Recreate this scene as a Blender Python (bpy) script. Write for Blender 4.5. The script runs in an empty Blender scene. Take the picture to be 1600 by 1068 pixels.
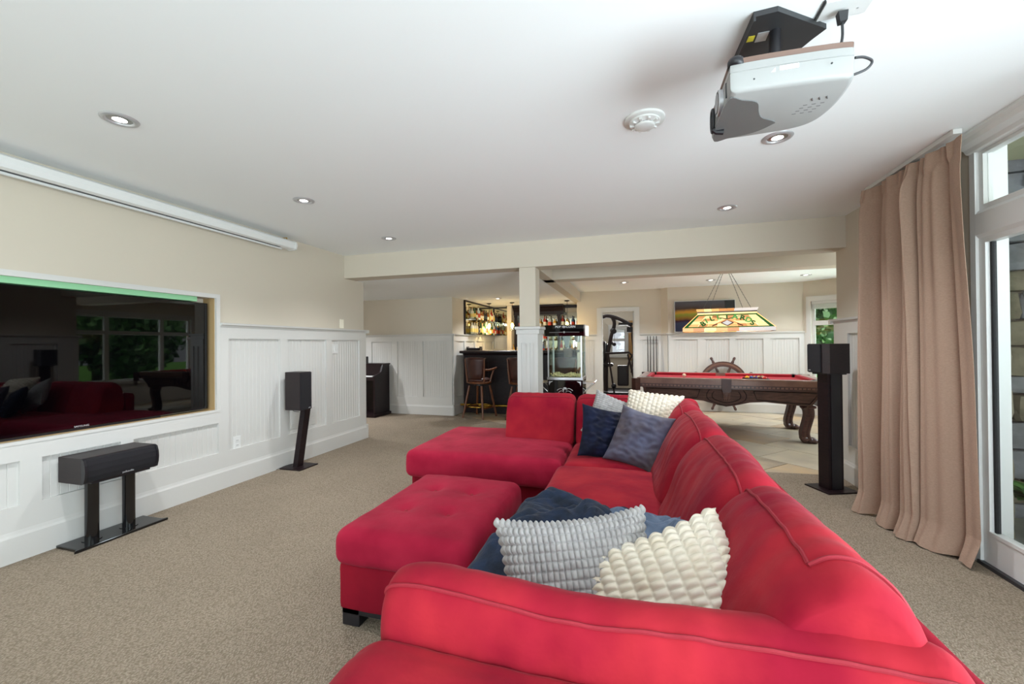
import bpy, bmesh, math, random
from mathutils import Vector, Matrix, noise
random.seed(7)
R = math.radians
SC = bpy.context.scene
COL = SC.collection

# ------------------------------------------------------------------ camera, world, big lights, exposure
cam_d = bpy.data.cameras.new('camera'); cam = bpy.data.objects.new('camera', cam_d); COL.objects.link(cam)
cam_d.sensor_width = 36.0; cam_d.lens = 650/1600*36; cam_d.clip_start = 0.05; cam_d.clip_end = 300
_y = math.atan(189/650); _p = 4.5/650; _r = 0.0085
_f = Vector((-math.sin(_y)*math.cos(_p), math.cos(_y)*math.cos(_p), math.sin(_p)))
_r0 = Vector((math.cos(_y), math.sin(_y), 0)); _u0 = _r0.cross(_f)
_ri = _r0*math.cos(_r) - _u0*math.sin(_r); _up = _u0*math.cos(_r) + _r0*math.sin(_r)
_m = Matrix((( _ri.x, _up.x, -_f.x, 0), (_ri.y, _up.y, -_f.y, 0), (_ri.z, _up.z, -_f.z, 1.28), (0,0,0,1)))
cam.matrix_world = _m
SC.camera = cam

w = bpy.data.worlds.new('world'); SC.world = w; w.use_nodes = True
bg = w.node_tree.nodes['Background']; bg.inputs[0].default_value = (0.86, 0.93, 1.0, 1); bg.inputs[1].default_value = 0.30

def area_light(name, loc, direction, sx, sy, power, color=(1,1,1)):
    l = bpy.data.lights.new(name, 'AREA'); l.shape = 'RECTANGLE'; l.size = sx; l.size_y = sy; l.energy = power; l.color = color
    o = bpy.data.objects.new(name, l); COL.objects.link(o); o.location = loc
    o.rotation_euler = Vector(direction).to_track_quat('-Z', 'Y').to_euler(); return o
area_light('daylight_patio_doors', (2.30, -.6, 1.1), (-1, .10, 0.56), 3.9, 2.1, 172, (.79, .925, 1.0))
area_light('added_rear_fill', (-0.8, -5.35, 1.3), (0, 1, 0.52), 5.0, 2.0, 108, (.79, .925, 1.0))  # added fill from behind the camera; no window is known there
area_light('daylight_games_window', (4.9, 6.75, 3.3), (-1, 0, -.75), 3.4, 2.4, 175, (.79, .925, 1.0))
area_light('added_far_ceiling_fill', (4.9, 6.75, .1), (-1, 0, .9), 3.0, 1.0, 66, (.88, .96, 1.0))  # added up-facing lamp outside, lifts the games room ceiling
sun_d = bpy.data.lights.new('sun', 'SUN'); sun_d.energy = 2.2; sun_d.angle = R(2); sun_d.color = (1, .96, .9)
sun = bpy.data.objects.new('sun', sun_d); COL.objects.link(sun); sun.rotation_euler = Vector((.6, -.1, -.75)).to_track_quat('-Z', 'Y').to_euler()
area_light('daylight_gym_window', (-0.5, 12.3, 1.4), (0, -1, 0), .8, 1.2, 25, (1, 1, 1))

SC.view_settings.view_transform = 'Standard'; SC.view_settings.look = 'None'
SC.view_settings.exposure = 1.26; SC.view_settings.gamma = 1.0; SC.view_settings.use_curve_mapping = False
SC.cycles.max_bounces = 8; SC.cycles.diffuse_bounces = 5; SC.cycles.transparent_max_bounces = 12

# ------------------------------------------------------------------ materials
def lin(c):
    if isinstance(c, str):
        c = [int(c[i:i+2], 16)/255 for i in (0, 2, 4)]
    return tuple((v/12.92 if v <= .04045 else ((v+.055)/1.055)**2.4) for v in c) + (1,)
MATS = {}
def mat(name, col, rough=.5, metal=0, col2=None, scale=8, bump=0, bscale=60, sheen=0, spec=.5, emit=None, estr=0, coat=0, detail=4, stretch=None, contrast=(.35, .65)):
    if name in MATS: return MATS[name]
    m = bpy.data.materials.new(name); m.use_nodes = True; nt = m.node_tree; b = nt.nodes['Principled BSDF']
    b.inputs['Base Color'].default_value = lin(col); b.inputs['Roughness'].default_value = rough
    b.inputs['Metallic'].default_value = metal; b.inputs['Specular IOR Level'].default_value = spec
    if sheen: b.inputs['Sheen Weight'].default_value = sheen; b.inputs['Sheen Roughness'].default_value = .4
    if coat: b.inputs['Coat Weight'].default_value = coat
    if emit: b.inputs['Emission Color'].default_value = lin(emit); b.inputs['Emission Strength'].default_value = estr
    tc = nt.nodes.new('ShaderNodeTexCoord'); src = tc.outputs['Object']
    if stretch:
        mp = nt.nodes.new('ShaderNodeMapping'); mp.inputs['Scale'].default_value = stretch
        nt.links.new(src, mp.inputs[0]); src = mp.outputs[0]
    if col2:
        n = nt.nodes.new('ShaderNodeTexNoise'); n.inputs['Scale'].default_value = scale; n.inputs['Detail'].default_value = detail
        cr = nt.nodes.new('ShaderNodeValToRGB'); cr.color_ramp.elements[0].position, cr.color_ramp.elements[1].position = contrast
        cr.color_ramp.elements[0].color = lin(col); cr.color_ramp.elements[1].color = lin(col2)
        nt.links.new(src, n.inputs['Vector']); nt.links.new(n.outputs['Fac'], cr.inputs[0]); nt.links.new(cr.outputs[0], b.inputs['Base Color'])
    if bump:
        n2 = nt.nodes.new('ShaderNodeTexNoise'); n2.inputs['Scale'].default_value = bscale; n2.inputs['Detail'].default_value = 3
        bp = nt.nodes.new('ShaderNodeBump'); bp.inputs['Strength'].default_value = bump; bp.inputs['Distance'].default_value = .01
        nt.links.new(src, n2.inputs['Vector']); nt.links.new(n2.outputs['Fac'], bp.inputs['Height']); nt.links.new(bp.outputs[0], b.inputs['Normal'])
    MATS[name] = m; return m

M = {}
M['ceil'] = mat('ceiling_paint', 'eef0f0', .9)
M['wall'] = mat('beige_wall_paint', 'c8beae', .85, bump=.05, bscale=300)
M['white'] = mat('white_trim_paint', 'cac8c4', .45)
M['white2'] = mat('bright_white_plastic', 'dadad8', .35)
M['pcase'] = mat('projector_plastic', '999997', .45)
M['cream'] = mat('cream_switch_plastic', 'efe9d8', .4)
M['sofa'] = mat('red_microfibre', '860e26', .85, col2='a2232e', scale=4.5, bump=.35, bscale=16, sheen=.05, detail=7, spec=.12)
M['sofa_pink'] = mat('crimson_microfibre', '880d2a', .85, col2='a4203a', scale=4.5, bump=.35, bscale=16, sheen=.05, detail=7, spec=.12, contrast=(.3, .7))
M['sofa_dark'] = mat('red_microfibre_base', '780d20', .9, col2='881426', scale=4, bump=.15, bscale=30, spec=.12)
M['piping'] = mat('red_piping', '8e1426', .8)
M['black'] = mat('black_satin', '17151a', .4)
M['blackwood'] = mat('black_ash', '1a1213', .5, col2='241819', scale=20, stretch=(1, 1, 8))
M['grille'] = mat('speaker_grille', '120f15', .9, bump=.4, bscale=700)
M['steel'] = mat('brushed_steel', 'b8b8ba', .28, 1)
M['chrome'] = mat('chrome', 'dadadc', .12, 1)
M['silver'] = mat('silver_paint', 'c9c9cc', .35, .6)
M['glossblack'] = mat('gloss_black', '08070a', .06, spec=.7)
M['screen'] = mat('screen_glass', '020203', .02, spec=.5, coat=.15)
M['darkwood'] = mat('espresso_wood', '150c10', .4, col2='221315', scale=14, stretch=(1, 1, 6), spec=.3)
M['mahog'] = mat('mahogany_wood', '3d2624', .32, col2='573a34', scale=9, stretch=(1, 6, 6), coat=.2)
M['mahog2'] = mat('mahogany_rail', '6b4a3e', .28, col2='7b584a', scale=7, coat=.3)
M['honey'] = mat('honey_oak', '5c3019', .38, col2='74421f', scale=14, stretch=(6, 6, 1))
M['leather'] = mat('brown_leather', '3a1d18', .4, col2='4a2720', scale=10, bump=.1, bscale=120)
M['felt'] = mat('red_felt', '8e0c24', .95)
M['tan'] = mat('tan_recess_paint', 'a98d62', .7)
M['green_glow'] = mat('painted_green_glow', '8fc79a', .5)
M['velvet_n'] = mat('navy_velvet', '090d20', .75, col2='121a36', scale=12, sheen=.06, spec=.2, bump=.3, bscale=14)
M['velvet_g'] = mat('grey_velvet', '50464a', .65, col2='5d6078', scale=5, sheen=.1, spec=.25, bump=.3, bscale=10)
M['waffle'] = mat('grey_waffle_fabric', '94908f', .9, col2='a5a19f', scale=30, sheen=.3)
M['bobble'] = mat('cream_bobble_fabric', 'd9cfc0', .9, col2='cfc2ae', scale=14, sheen=.2)
M['bl_navy'] = mat('navy_blanket', '111a2a', .9, col2='192842', scale=20, sheen=.1, bump=.3, bscale=40)
M['bl_grey'] = mat('slate_blanket', '56637a', .9, col2='68768c', scale=16, sheen=.15, bump=.3, bscale=40)
M['curtain'] = mat('taupe_curtain', 'a58a77', .85, col2='997e6c', scale=90, bump=.15, bscale=400, sheen=.1, stretch=(1, 1, 3))
M['grout'] = mat('grout', '8d8272', .9)
M['tile'] = mat('slate_tile_sand', 'ad9c82', .45, col2='7d7264', scale=2.2, bump=.3, bscale=6, detail=8)
M['tile2'] = mat('slate_tile_grey', 'a59a88', .45, col2='bcae95', scale=2.6, bump=.3, bscale=7, detail=8)
M['tile3'] = mat('slate_tile_rust', 'b09672', .45, col2='998c7b', scale=2.4, bump=.3, bscale=7, detail=8)
M['stone'] = mat('ledge_stone_tan', '6e6756', .9, col2='8b8370', scale=6, bump=1, bscale=14, detail=8)
M['stone2'] = mat('ledge_stone_grey', '77777a', .9, col2='93949a', scale=5, bump=1, bscale=14, detail=8)
M['leaf'] = mat('green_leaf', '2f5a26', .5, col2='4d7f35', scale=8)
M['leafdark'] = mat('dark_tree_leaf', '35603a', .6, col2='6b9a5c', scale=.8)
M['trunk'] = mat('tree_bark', '5c4c3e', .9)
M['lawn'] = mat('lawn_grass', '5b9a38', .9, col2='6fae42', scale=1.5)
M['patio'] = mat('patio_concrete', '8a8a84', .9, col2='9a9a92', scale=5)
M['rubber'] = mat('dark_rubber', '151214', .7)
M['gymframe'] = mat('gunmetal_frame', '3a3032', .4, .3)
M['gympad'] = mat('gym_vinyl', '221a1c', .5)
M['popcorn'] = mat('popcorn', 'f1e2b0', .8)
M['gold'] = mat('brass', 'c9a14a', .25, 1)
M['red_gloss'] = mat('red_gloss', '8e0f14', .2)
M['cardy'] = mat('grey_plastic', '606060', .35, coat=.4)
M['dkgrey'] = mat('dark_grey_metal', '3e3e40', .45, .4)
M['brown_edge'] = mat('brown_ribbed_edge', '6a5044', .5)
M['label'] = mat('paper_label', 'f4f4f4', .5)
M['labely'] = mat('yellow_label', 'd8c83a', .5)
M['bulb'] = mat('lamp_lens', 'ffffff', .3, emit='fffaf0', estr=5)
M['flame'] = mat('warm_bulb', 'ffdf9a', .3, emit='ffc46a', estr=3.5)
M['gray_text'] = mat('badge_text', 'd0d0d4', .3, .4)

# carpet: looped pile
def carpet_mat():
    m = bpy.data.materials.new('loop_pile_carpet'); m.use_nodes = True; nt = m.node_tree; b = nt.nodes['Principled BSDF']
    b.inputs['Roughness'].default_value = .95; b.inputs['Specular IOR Level'].default_value = .1
    tc = nt.nodes.new('ShaderNodeTexCoord'); mp = nt.nodes.new('ShaderNodeMapping'); mp.inputs['Rotation'].default_value = (0, 0, R(0)); mp.inputs['Scale'].default_value = (1.0, .6, 1)
    v = nt.nodes.new('ShaderNodeTexVoronoi'); v.inputs['Scale'].default_value = 165; v.inputs['Randomness'].default_value = .75
    n = nt.nodes.new('ShaderNodeTexNoise'); n.inputs['Scale'].default_value = 2.2; n.inputs['Detail'].default_value = 5
    cr = nt.nodes.new('ShaderNodeValToRGB'); e = cr.color_ramp.elements
    e[0].position = .1; e[0].color = lin('a89a89'); e[1].position = .75; e[1].color = lin('7c6f5f')
    mx = nt.nodes.new('ShaderNodeMix'); mx.data_type = 'RGBA'; mx.blend_type = 'MULTIPLY'; mx.inputs[0].default_value = .5
    cr2 = nt.nodes.new('ShaderNodeValToRGB'); f = cr2.color_ramp.elements; f[0].position = .3; f[0].color = (.8, .8, .8, 1); f[1].position = .7; f[1].color = (1, 1, 1, 1)
    bp = nt.nodes.new('ShaderNodeBump'); bp.inputs['Strength'].default_value = .7; bp.inputs['Distance'].default_value = .006; bp.invert = True
    L = nt.links.new
    L(tc.outputs['Object'], mp.inputs[0]); L(mp.outputs[0], v.inputs['Vector']); L(tc.outputs['Object'], n.inputs['Vector'])
    L(v.outputs['Distance'], cr.inputs[0]); L(n.outputs['Fac'], cr2.inputs[0]); L(cr.outputs[0], mx.inputs[6]); L(cr2.outputs[0], mx.inputs[7])
    L(mx.outputs[2], b.inputs['Base Color']); L(v.outputs['Distance'], bp.inputs['Height']); L(bp.outputs[0], b.inputs['Normal'])
    return m
M['carpet'] = carpet_mat()

def glass_mat(name, tint=(1, 1, 1, 1), refl=.06, rough=0.0):
    m = bpy.data.materials.new(name); m.use_nodes = True; nt = m.node_tree; nt.nodes.clear()
    o = nt.nodes.new('ShaderNodeOutputMaterial'); t = nt.nodes.new('ShaderNodeBsdfTransparent'); g = nt.nodes.new('ShaderNodeBsdfGlossy')
    t.inputs[0].default_value = tint; g.inputs['Roughness'].default_value = rough
    mx = nt.nodes.new('ShaderNodeMixShader'); fr = nt.nodes.new('ShaderNodeLayerWeight'); fr.inputs[0].default_value = .5
    pw = nt.nodes.new('ShaderNodeMath'); pw.operation = 'POWER'; pw.inputs[1].default_value = 5
    ad = nt.nodes.new('ShaderNodeMath'); ad.operation = 'MULTIPLY_ADD'; ad.inputs[1].default_value = .7; ad.inputs[2].default_value = refl*.6
    nt.links.new(fr.outputs['Facing'], pw.inputs[0]); nt.links.new(pw.outputs[0], ad.inputs[0]); nt.links.new(ad.outputs[0], mx.inputs[0])
    nt.links.new(t.outputs[0], mx.inputs[1]); nt.links.new(g.outputs[0], mx.inputs[2]); nt.links.new(mx.outputs[0], o.inputs[0])
    return m
M['glass'] = glass_mat('window_glass')
M['glass_pop'] = glass_mat('cabinet_glass', (.90, .94, .91, 1), .012)
M['mirror'] = mat('mirror_silver', 'e0dcc8', .02, 1)

def lit_glass(name, c, s):
    return mat(name, c, .3, emit=c, estr=s)
M['am'] = lit_glass('amber_art_glass', 'e0b070', .36)
M['am2'] = lit_glass('pale_art_glass', 'ecd494', .44)
M['am3'] = lit_glass('peach_art_glass', 'd49660', .28)
M['gr'] = lit_glass('green_art_glass', '15662a', .14)
M['gr2'] = lit_glass('light_green_art_glass', '4fa052', .22)
M['wh'] = lit_glass('opal_art_glass', 'dcd8da', .24)
M['br'] = lit_glass('brown_art_glass', '5a2216', .06)

# ------------------------------------------------------------------ mesh builder
class MB:
    def __init__(s, mtx=None): s.v = []; s.f = []; s.sm = []; s.M = mtx or Matrix()
    def add(s, vs, fs, smooth=False):
        k = len(s.v); s.v += [tuple(s.M @ Vector(p)) for p in vs]
        s.f += [tuple(i+k for i in f) for f in fs]; s.sm += [smooth]*len(fs); return s
    def box(s, x0, x1, y0, y1, z0, z1, c=0):
        if x1 < x0: x0, x1 = x1, x0
        if y1 < y0: y0, y1 = y1, y0
        if z1 < z0: z0, z1 = z1, z0
        if not c:
            v = [(x, y, z) for x in (x0, x1) for y in (y0, y1) for z in (z0, z1)]
            return s.add(v, [(0, 1, 3, 2), (4, 6, 7, 5), (0, 4, 5, 1), (2, 3, 7, 6), (0, 2, 6, 4), (1, 5, 7, 3)])
        # chamfered box through bmesh
        bm = bmesh.new(); bmesh.ops.create_cube(bm, size=1)
        for q in bm.verts: q.co = Vector(((x0+x1)/2+q.co.x*(x1-x0), (y0+y1)/2+q.co.y*(y1-y0), (z0+z1)/2+q.co.z*(z1-z0)))
        c = min(c, .49*min(x1-x0, y1-y0, z1-z0))
        bmesh.ops.bevel(bm, geom=bm.edges[:], offset=c, segments=2, profile=.6, affect='EDGES')
        bm.verts.index_update()
        s.add([q.co[:] for q in bm.verts], [[q.index for q in f.verts] for f in bm.faces]); bm.free(); return s
    def cyl(s, p, q, r, r2=None, n=16, caps=True, smooth=True):
        p = Vector(p); q = Vector(q); r2 = r if r2 is None else r2
        d = (q-p).normalized(); a = d.orthogonal().normalized(); b = d.cross(a)
        v = []
        for c, rr in ((p, r), (q, r2)):
            for i in range(n):
                t = 2*math.pi*i/n; v.append(tuple(c+a*math.cos(t)*rr+b*math.sin(t)*rr))
        s.add(v, [(i, (i+1) % n, n+(i+1) % n, n+i) for i in range(n)], smooth)
        if caps:
            s.add(v[:n], [tuple(range(n))[::-1]]); s.add(v[n:], [tuple(range(n))])
        return s
    def tube(s, pts, r, n=8, closed=False):
        pts = [Vector(p) for p in pts]; N = len(pts); v = []; f = []
        prev = None
        for i, p in enumerate(pts):
            if closed: d = pts[(i+1) % N]-pts[i-1]
            else: d = pts[min(i+1, N-1)]-pts[max(i-1, 0)]
            d.normalize()
            if prev is None: a = d.orthogonal().normalized()
            else: a = (prev-d*prev.dot(d)).normalized()
            prev = a; b = d.cross(a); rr = r[i] if isinstance(r, (list, tuple)) else r
            for k in range(n):
                t = 2*math.pi*k/n; v.append(tuple(p+a*math.cos(t)*rr+b*math.sin(t)*rr))
        for i in range(N if closed else N-1):
            j = (i+1) % N
            for k in range(n): f.append((i*n+k, i*n+(k+1) % n, j*n+(k+1) % n, j*n+k))
        s.add(v, f, True)
        if not closed: s.add(v[:n], [tuple(range(n))[::-1]]); s.add(v[-n:], [tuple(range(n))])
        return s
    def lathe(s, prof, n=24, c=(0, 0, 0)):
        v = []; f = []
        for (r, z) in prof:
            for k in range(n):
                t = 2*math.pi*k/n; v.append((c[0]+r*math.cos(t), c[1]+r*math.sin(t), c[2]+z))
        for i in range(len(prof)-1):
            for k in range(n): f.append((i*n+k, i*n+(k+1) % n, (i+1)*n+(k+1) % n, (i+1)*n+k))
        return s.add(v, f, True)
    def prism(s, poly, z0, z1, axis='z'):
        n = len(poly)
        def P(a, b, h): return {'z': (a, b, h), 'y': (a, h, b), 'x': (h, a, b)}[axis]
        v = [P(a, b, z0) for a, b in poly]+[P(a, b, z1) for a, b in poly]
        return s.add(v, [tuple(range(n))[::-1], tuple(range(n, 2*n))]+[(i, (i+1) % n, n+(i+1) % n, n+i) for i in range(n)])
    def ball(s, c, r, n=12, sc=(1, 1, 1)):
        prof = []
        v = []; f = []
        for i in range(n+1):
            ph = math.pi*i/n
            for k in range(n*2-4):
                t = 2*math.pi*k/(n*2-4); v.append((c[0]+r*sc[0]*math.sin(ph)*math.cos(t), c[1]+r*sc[1]*math.sin(ph)*math.sin(t), c[2]+r*sc[2]*math.cos(ph)))
        m = n*2-4
        for i in range(n):
            for k in range(m): f.append((i*m+k, i*m+(k+1) % m, (i+1)*m+(k+1) % m, (i+1)*m+k))
        return s.add(v, f, True)
    def build(s, name, material, parent=None, bevel=0, fix=True):
        me = bpy.data.meshes.new(name); me.from_pydata(s.v, [], s.f); me.validate()
        if fix or bevel:
            bm = bmesh.new(); bm.from_mesh(me)
            bmesh.ops.remove_doubles(bm, verts=bm.verts, dist=1e-6)
            if bevel: bmesh.ops.bevel(bm, geom=[e for e in bm.edges if len(e.link_faces) == 2 and e.calc_face_angle(0) > .5], offset=bevel, segments=2, profile=.6, affect='EDGES')
            bmesh.ops.recalc_face_normals(bm, faces=bm.faces)
            bm.to_mesh(me); bm.free()
            if any(s.sm): 
                if all(s.sm): me.polygons.foreach_set('use_smooth', [True]*len(me.polygons))
                else:
                    try:
                        me.polygons.foreach_set('use_smooth', [True]*len(me.polygons)); me.set_sharp_from_angle(angle=R(40))
                    except Exception: pass
        me.materials.append(material)
        o = bpy.data.objects.new(name, me); COL.objects.link(o)
        if parent: o.parent = parent
        return o

def tag(o, label=None, cat=None, group=None, kind=None):
    if label: o['label'] = label
    if cat: o['category'] = cat
    if group: o['group'] = group
    if kind: o['kind'] = kind
    return o
def thing(name, label, cat, loc=(0, 0, 0), rz=0, group=None):
    o = bpy.data.objects.new(name, None); COL.objects.link(o); o.location = loc; o.rotation_euler = (0, 0, rz)
    o.empty_display_size = .1
    return tag(o, label, cat, group)
def dup(root, loc=None, rz=None, label=None, group=None):
    r = root.copy(); COL.objects.link(r)
    if loc is not None: r.location = loc
    if rz is not None: r.rotation_euler = (0, 0, rz)
    if label: r['label'] = label
    if group: r['group'] = group
    for ch in list(root.children):
        c = ch.copy(); COL.objects.link(c); c.parent = r
        for g in list(ch.children):
            d = g.copy(); COL.objects.link(d); d.parent = c
    return r
def struct(o): o['kind'] = 'structure'; return o
def text(name, body, size, material, parent, mtx, depth=.0006, align='CENTER', bold=0):
    cu = bpy.data.curves.new(name, 'FONT'); cu.body = body; cu.size = size; cu.extrude = depth; cu.align_x = align; cu.align_y = 'CENTER'; cu.resolution_u = 3; cu.offset = bold
    t = bpy.data.objects.new(name, cu); COL.objects.link(t)
    dg = bpy.context.evaluated_depsgraph_get(); me = bpy.data.meshes.new_from_object(t.evaluated_get(dg))
    bpy.data.objects.remove(t); bpy.data.curves.remove(cu)
    me.transform(mtx); me.materials.clear(); me.materials.append(material)
    o = bpy.data.objects.new(name, me); COL.objects.link(o); o.parent = parent; return o
def frame_mtx(origin, xdir, ydir):
    x = Vector(xdir).normalized(); y = Vector(ydir).normalized(); z = x.cross(y)
    return Matrix(((x.x, y.x, z.x, origin[0]), (x.y, y.y, z.y, origin[1]), (x.z, y.z, z.z, origin[2]), (0, 0, 0, 1)))

CE = 2.46; LOW = 2.165; POOLC = 2.37

# ------------------------------------------------------------------ floors
fl = struct(MB().box(-6.5, 2.02, -5.6, 8.9, -.12, -.02).build('floor', M['grout']))
struct(MB().box(1.9, 4.0, 4.66, 8.9, -.12, -.02).build('floor', M['grout']))
# carpet with a diagonal edge
cpoly = [(-6.4, -5.5), (1.99, -5.5), (1.99, 4.73), (1.04, 4.65), (-2.0, 6.43), (-2.86, 6.93), (-3.05, 7.04), (-6.4, 7.04)]
cp = MB().prism(cpoly, -.019, 0).build('carpet', M['carpet'], fl)
# slate tiles, each one clipped to the tiled area
def clip(poly, a, b):
    # keep points to the left of a->b
    out = []
    def side(p): return (b[0]-a[0])*(p[1]-a[1])-(b[1]-a[1])*(p[0]-a[0])
    for i in range(len(poly)):
        p, q = poly[i], poly[(i+1) % len(poly)]; sp, sq = side(p), side(q)
        if sp >= 0: out.append(p)
        if (sp > 0 and sq < 0) or (sp < 0 and sq > 0):
            t = sp/(sp-sq); out.append((p[0]+(q[0]-p[0])*t, p[1]+(q[1]-p[1])*t))
    return out
def area(p): return abs(sum(p[i][0]*p[(i+1) % len(p)][1]-p[(i+1) % len(p)][0]*p[i][1] for i in range(len(p))))/2
def tile_area(poly):
    for a, b in (((-3.3, 7.19), (1.04, 4.655)), ((1.04, 4.655), (1.99, 4.735)), ((4.0, 8.88), (-3.3, 8.88)), ((-3.3, 9.5), (-3.3, 4)), ((3.7, 4), (3.7, 9))):
        poly = clip(poly, a, b)
        if len(poly) < 3: return []
    return poly
th = R(45); ts = .62
ct, st_ = math.cos(th), math.sin(th)
for i in range(-4, 30):
    for j in range(-22, 22):
        off = .5*ts if i % 2 else 0
        u0, v0 = i*ts, j*ts+off
        g = .004
        q = [(u0+g, v0+g), (u0+ts-g, v0+g), (u0+ts-g, v0+ts-g), (u0+g, v0+ts-g)]
        q = [(ct*a-st_*b-1.5, st_*a+ct*b+2.0) for a, b in q]
        q = tile_area(q)
        if len(q) < 3 or area(q) < .003: continue
        cx = sum(p[0] for p in q)/len(q); cy = sum(p[1] for p in q)/len(q)
        if cx < -1 and cy > 8.85: continue
        MB().prism(q, -.018, -.004+random.uniform(-.001, .001)).build('tile', M[random.choice(['tile', 'tile2', 'tile3'])], fl, fix=False)

# ------------------------------------------------------------------ ceilings and beams
struct(MB().box(-3.8, 2.1, -5.6, 4.62, CE, CE+.1).build('ceiling', M['ceil']))
struct(MB().box(-6.5, -1.19, 4.84, 9.6, LOW, LOW+.1).build('ceiling', M['ceil']))
struct(MB().box(-1.19, 4.0, 5.86, 8.9, POOLC, POOLC+.1).build('ceiling', M['ceil']))
struct(MB().box(-1.19, 2.1, 4.84, 5.62, CE, CE+.1).build('ceiling', M['ceil']))
struct(MB().box(-3.8, 1.92, 4.60, 4.84, LOW, CE+.05).build('trim_1', M['wall']))
struct(MB().box(-1.19, 4.0, 5.62, 5.86, LOW, POOLC+.12).build('trim_2', M['wall']))
struct(MB().box(-1.19, -1.05, 4.84, 9.4, LOW, CE+.05).build('trim_3', M['wall']))

# ------------------------------------------------------------------ wainscot builder
def beads(mb, s0, s1, z0, z1, o, M_, step=.043, d=.0032):
    xs = [(s0, o)]
    n = max(1, int((s1-s0)/step)); w_ = (s1-s0)/n
    for i in range(n):
        a = s0+i*w_
        if i: xs += [(a-.003, o), (a, o-d), (a+.003, o)]
    xs.append((s1, o))
    v = []; f = []
    for (s, q) in xs: v += [(s, q, z0), (s, q, z1)]
    for i in range(len(xs)-1): f.append((2*i, 2*i+2, 2*i+3, 2*i+1))
    mb.M = M_; mb.add(v, f); return mb
def wainscot(parent, P0, P1, panels, z_rail=1.36, z_cap=1.48, z_bot=.33, base=True, cap=True, cap_ext=(0, 0), stiles=True, zb=0):
    """panels: list of (s0, s1) or (s0, s1, z0, z1); normal to the left of P0->P1"""
    u = Vector((P1[0]-P0[0], P1[1]-P0[1], 0)); Ln = u.length; u.normalize(); n = Vector((-u.y, u.x, 0))
    Mx = Matrix(((u.x, n.x, 0, P0[0]), (u.y, n.y, 0, P0[1]), (0, 0, 1, 0), (0, 0, 0, 1)))
    W = M['white']
    MB(Mx).box(0, Ln, 0, .026, z_rail, z_cap-.02).build('top_rail', W, parent)
    MB(Mx).box(0, Ln, 0, .026, .17, z_bot).build('bottom_rail', W, parent)
    edges = [0]
    for p in panels:
        s0, s1 = p[0], p[1]; z0 = p[2] if len(p) > 2 else z_bot; z1 = p[3] if len(p) > 3 else z_rail
        o = beads(MB(), s0, s1, z0, z1, .006, Mx).build('beadboard', W, parent, fix=False)
        edges += [s0, s1]
    edges.append(Ln)
    if stiles:
        for a, b in zip(edges[0::2], edges[1::2]):
            if b-a > .005: MB(Mx).box(a, b, 0, .0255, z_bot, z_rail).build('stile', W, parent)
    if cap:
        a, b = -cap_ext[0], Ln+cap_ext[1]
        MB(Mx).prism([(0, z_cap-.03), (.028, z_cap-.03), (.034, z_cap-.012), (.052, z_cap-.006), (.056, z_cap+.012), (0, z_cap+.014)], a, b, 'x').build('cap_moulding', W, parent)
    if base:
        a, b = -cap_ext[0]*.4, Ln+cap_ext[1]*.4
        MB(Mx).prism([(0, 0), (.036, 0), (.036, .15), (.03, .165), (.026, .185), (.021, .2), (0, .2)], a, b, 'x').build('baseboard', W, parent)
    return Mx

# ------------------------------------------------------------------ left wall with the television recess
XL = -3.61
ty0, ty1, tz0, tz1 = .98, 2.845, .715, 1.72
wl = MB()
wl.box(XL-.16, XL, -5.5, ty0, 0, CE).box(XL-.16, XL, ty1, 5.0, 0, CE-.0).box(XL-.16, XL, ty0, ty1, 0, tz0).box(XL-.16, XL, ty0, ty1, tz1, CE).box(XL-.18, XL-.13, ty0, ty1, tz0, tz1)
wl = struct(wl.build('wall_left', M['wall']))
# wainscot to the right of the recess (normal must face +X: go from far to near)
def s_of(y): return 5.0-y
wainscot(wl, (XL, 5.0), (XL, 2.875), [(s_of(4.87), s_of(4.33)), (s_of(4.23), s_of(3.64)), (s_of(3.54), s_of(2.96))], z_cap=1.49, cap_ext=(.03, 0))
# below the recess
Mx = wainscot(wl, (XL, 2.875), (XL, -5.5), [(.015, .68, .33, .6), (.76, 1.18, .33, .6), (1.28, 1.95, .33, .6)], z_rail=.6, z_cap=.735, cap=False)
MB().box(XL, XL+.03, .94, 2.875, .70, .72).build('sill', M['white'], wl)
MB().box(XL, XL+.022, ty1, 2.88, .72, tz1).build('recess_casing', M['white'], wl)
MB().box(XL, XL+.022, .94, 2.88, tz1, 1.757).build('recess_casing', M['white'], wl)
MB().box(XL, XL+.022, .94, ty0, .72, tz1).build('recess_casing', M['white'], wl)
MB().box(XL-.13, XL-.002, ty1-.006, ty1+.001, tz0, tz1).build('recess_lining', M['tan'], wl)
MB().box(XL-.13, XL-.002, ty0, ty1, tz0-.001, tz0+.006).build('recess_lining', M['tan'], wl)
MB().box(XL-.13, XL-.01, ty0, ty1-.15, tz1-.04, tz1).build('green_glow_strip', M['green_glow'], wl)  # green glow along the recess top, put in as plain colour
MB().box(XL-.16, XL+.02, 5.0, 5.02, 0, 1.46).build('end_panel', M['white'], wl)
MB().box(XL-.18, XL+.055, 5.0, 5.05, 1.46, 1.503).build('cap_moulding', M['white'], wl)
MB().box(XL-.18, XL+.035, 5.0, 5.045, 0, .19).build('baseboard', M['white'], wl)

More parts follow.
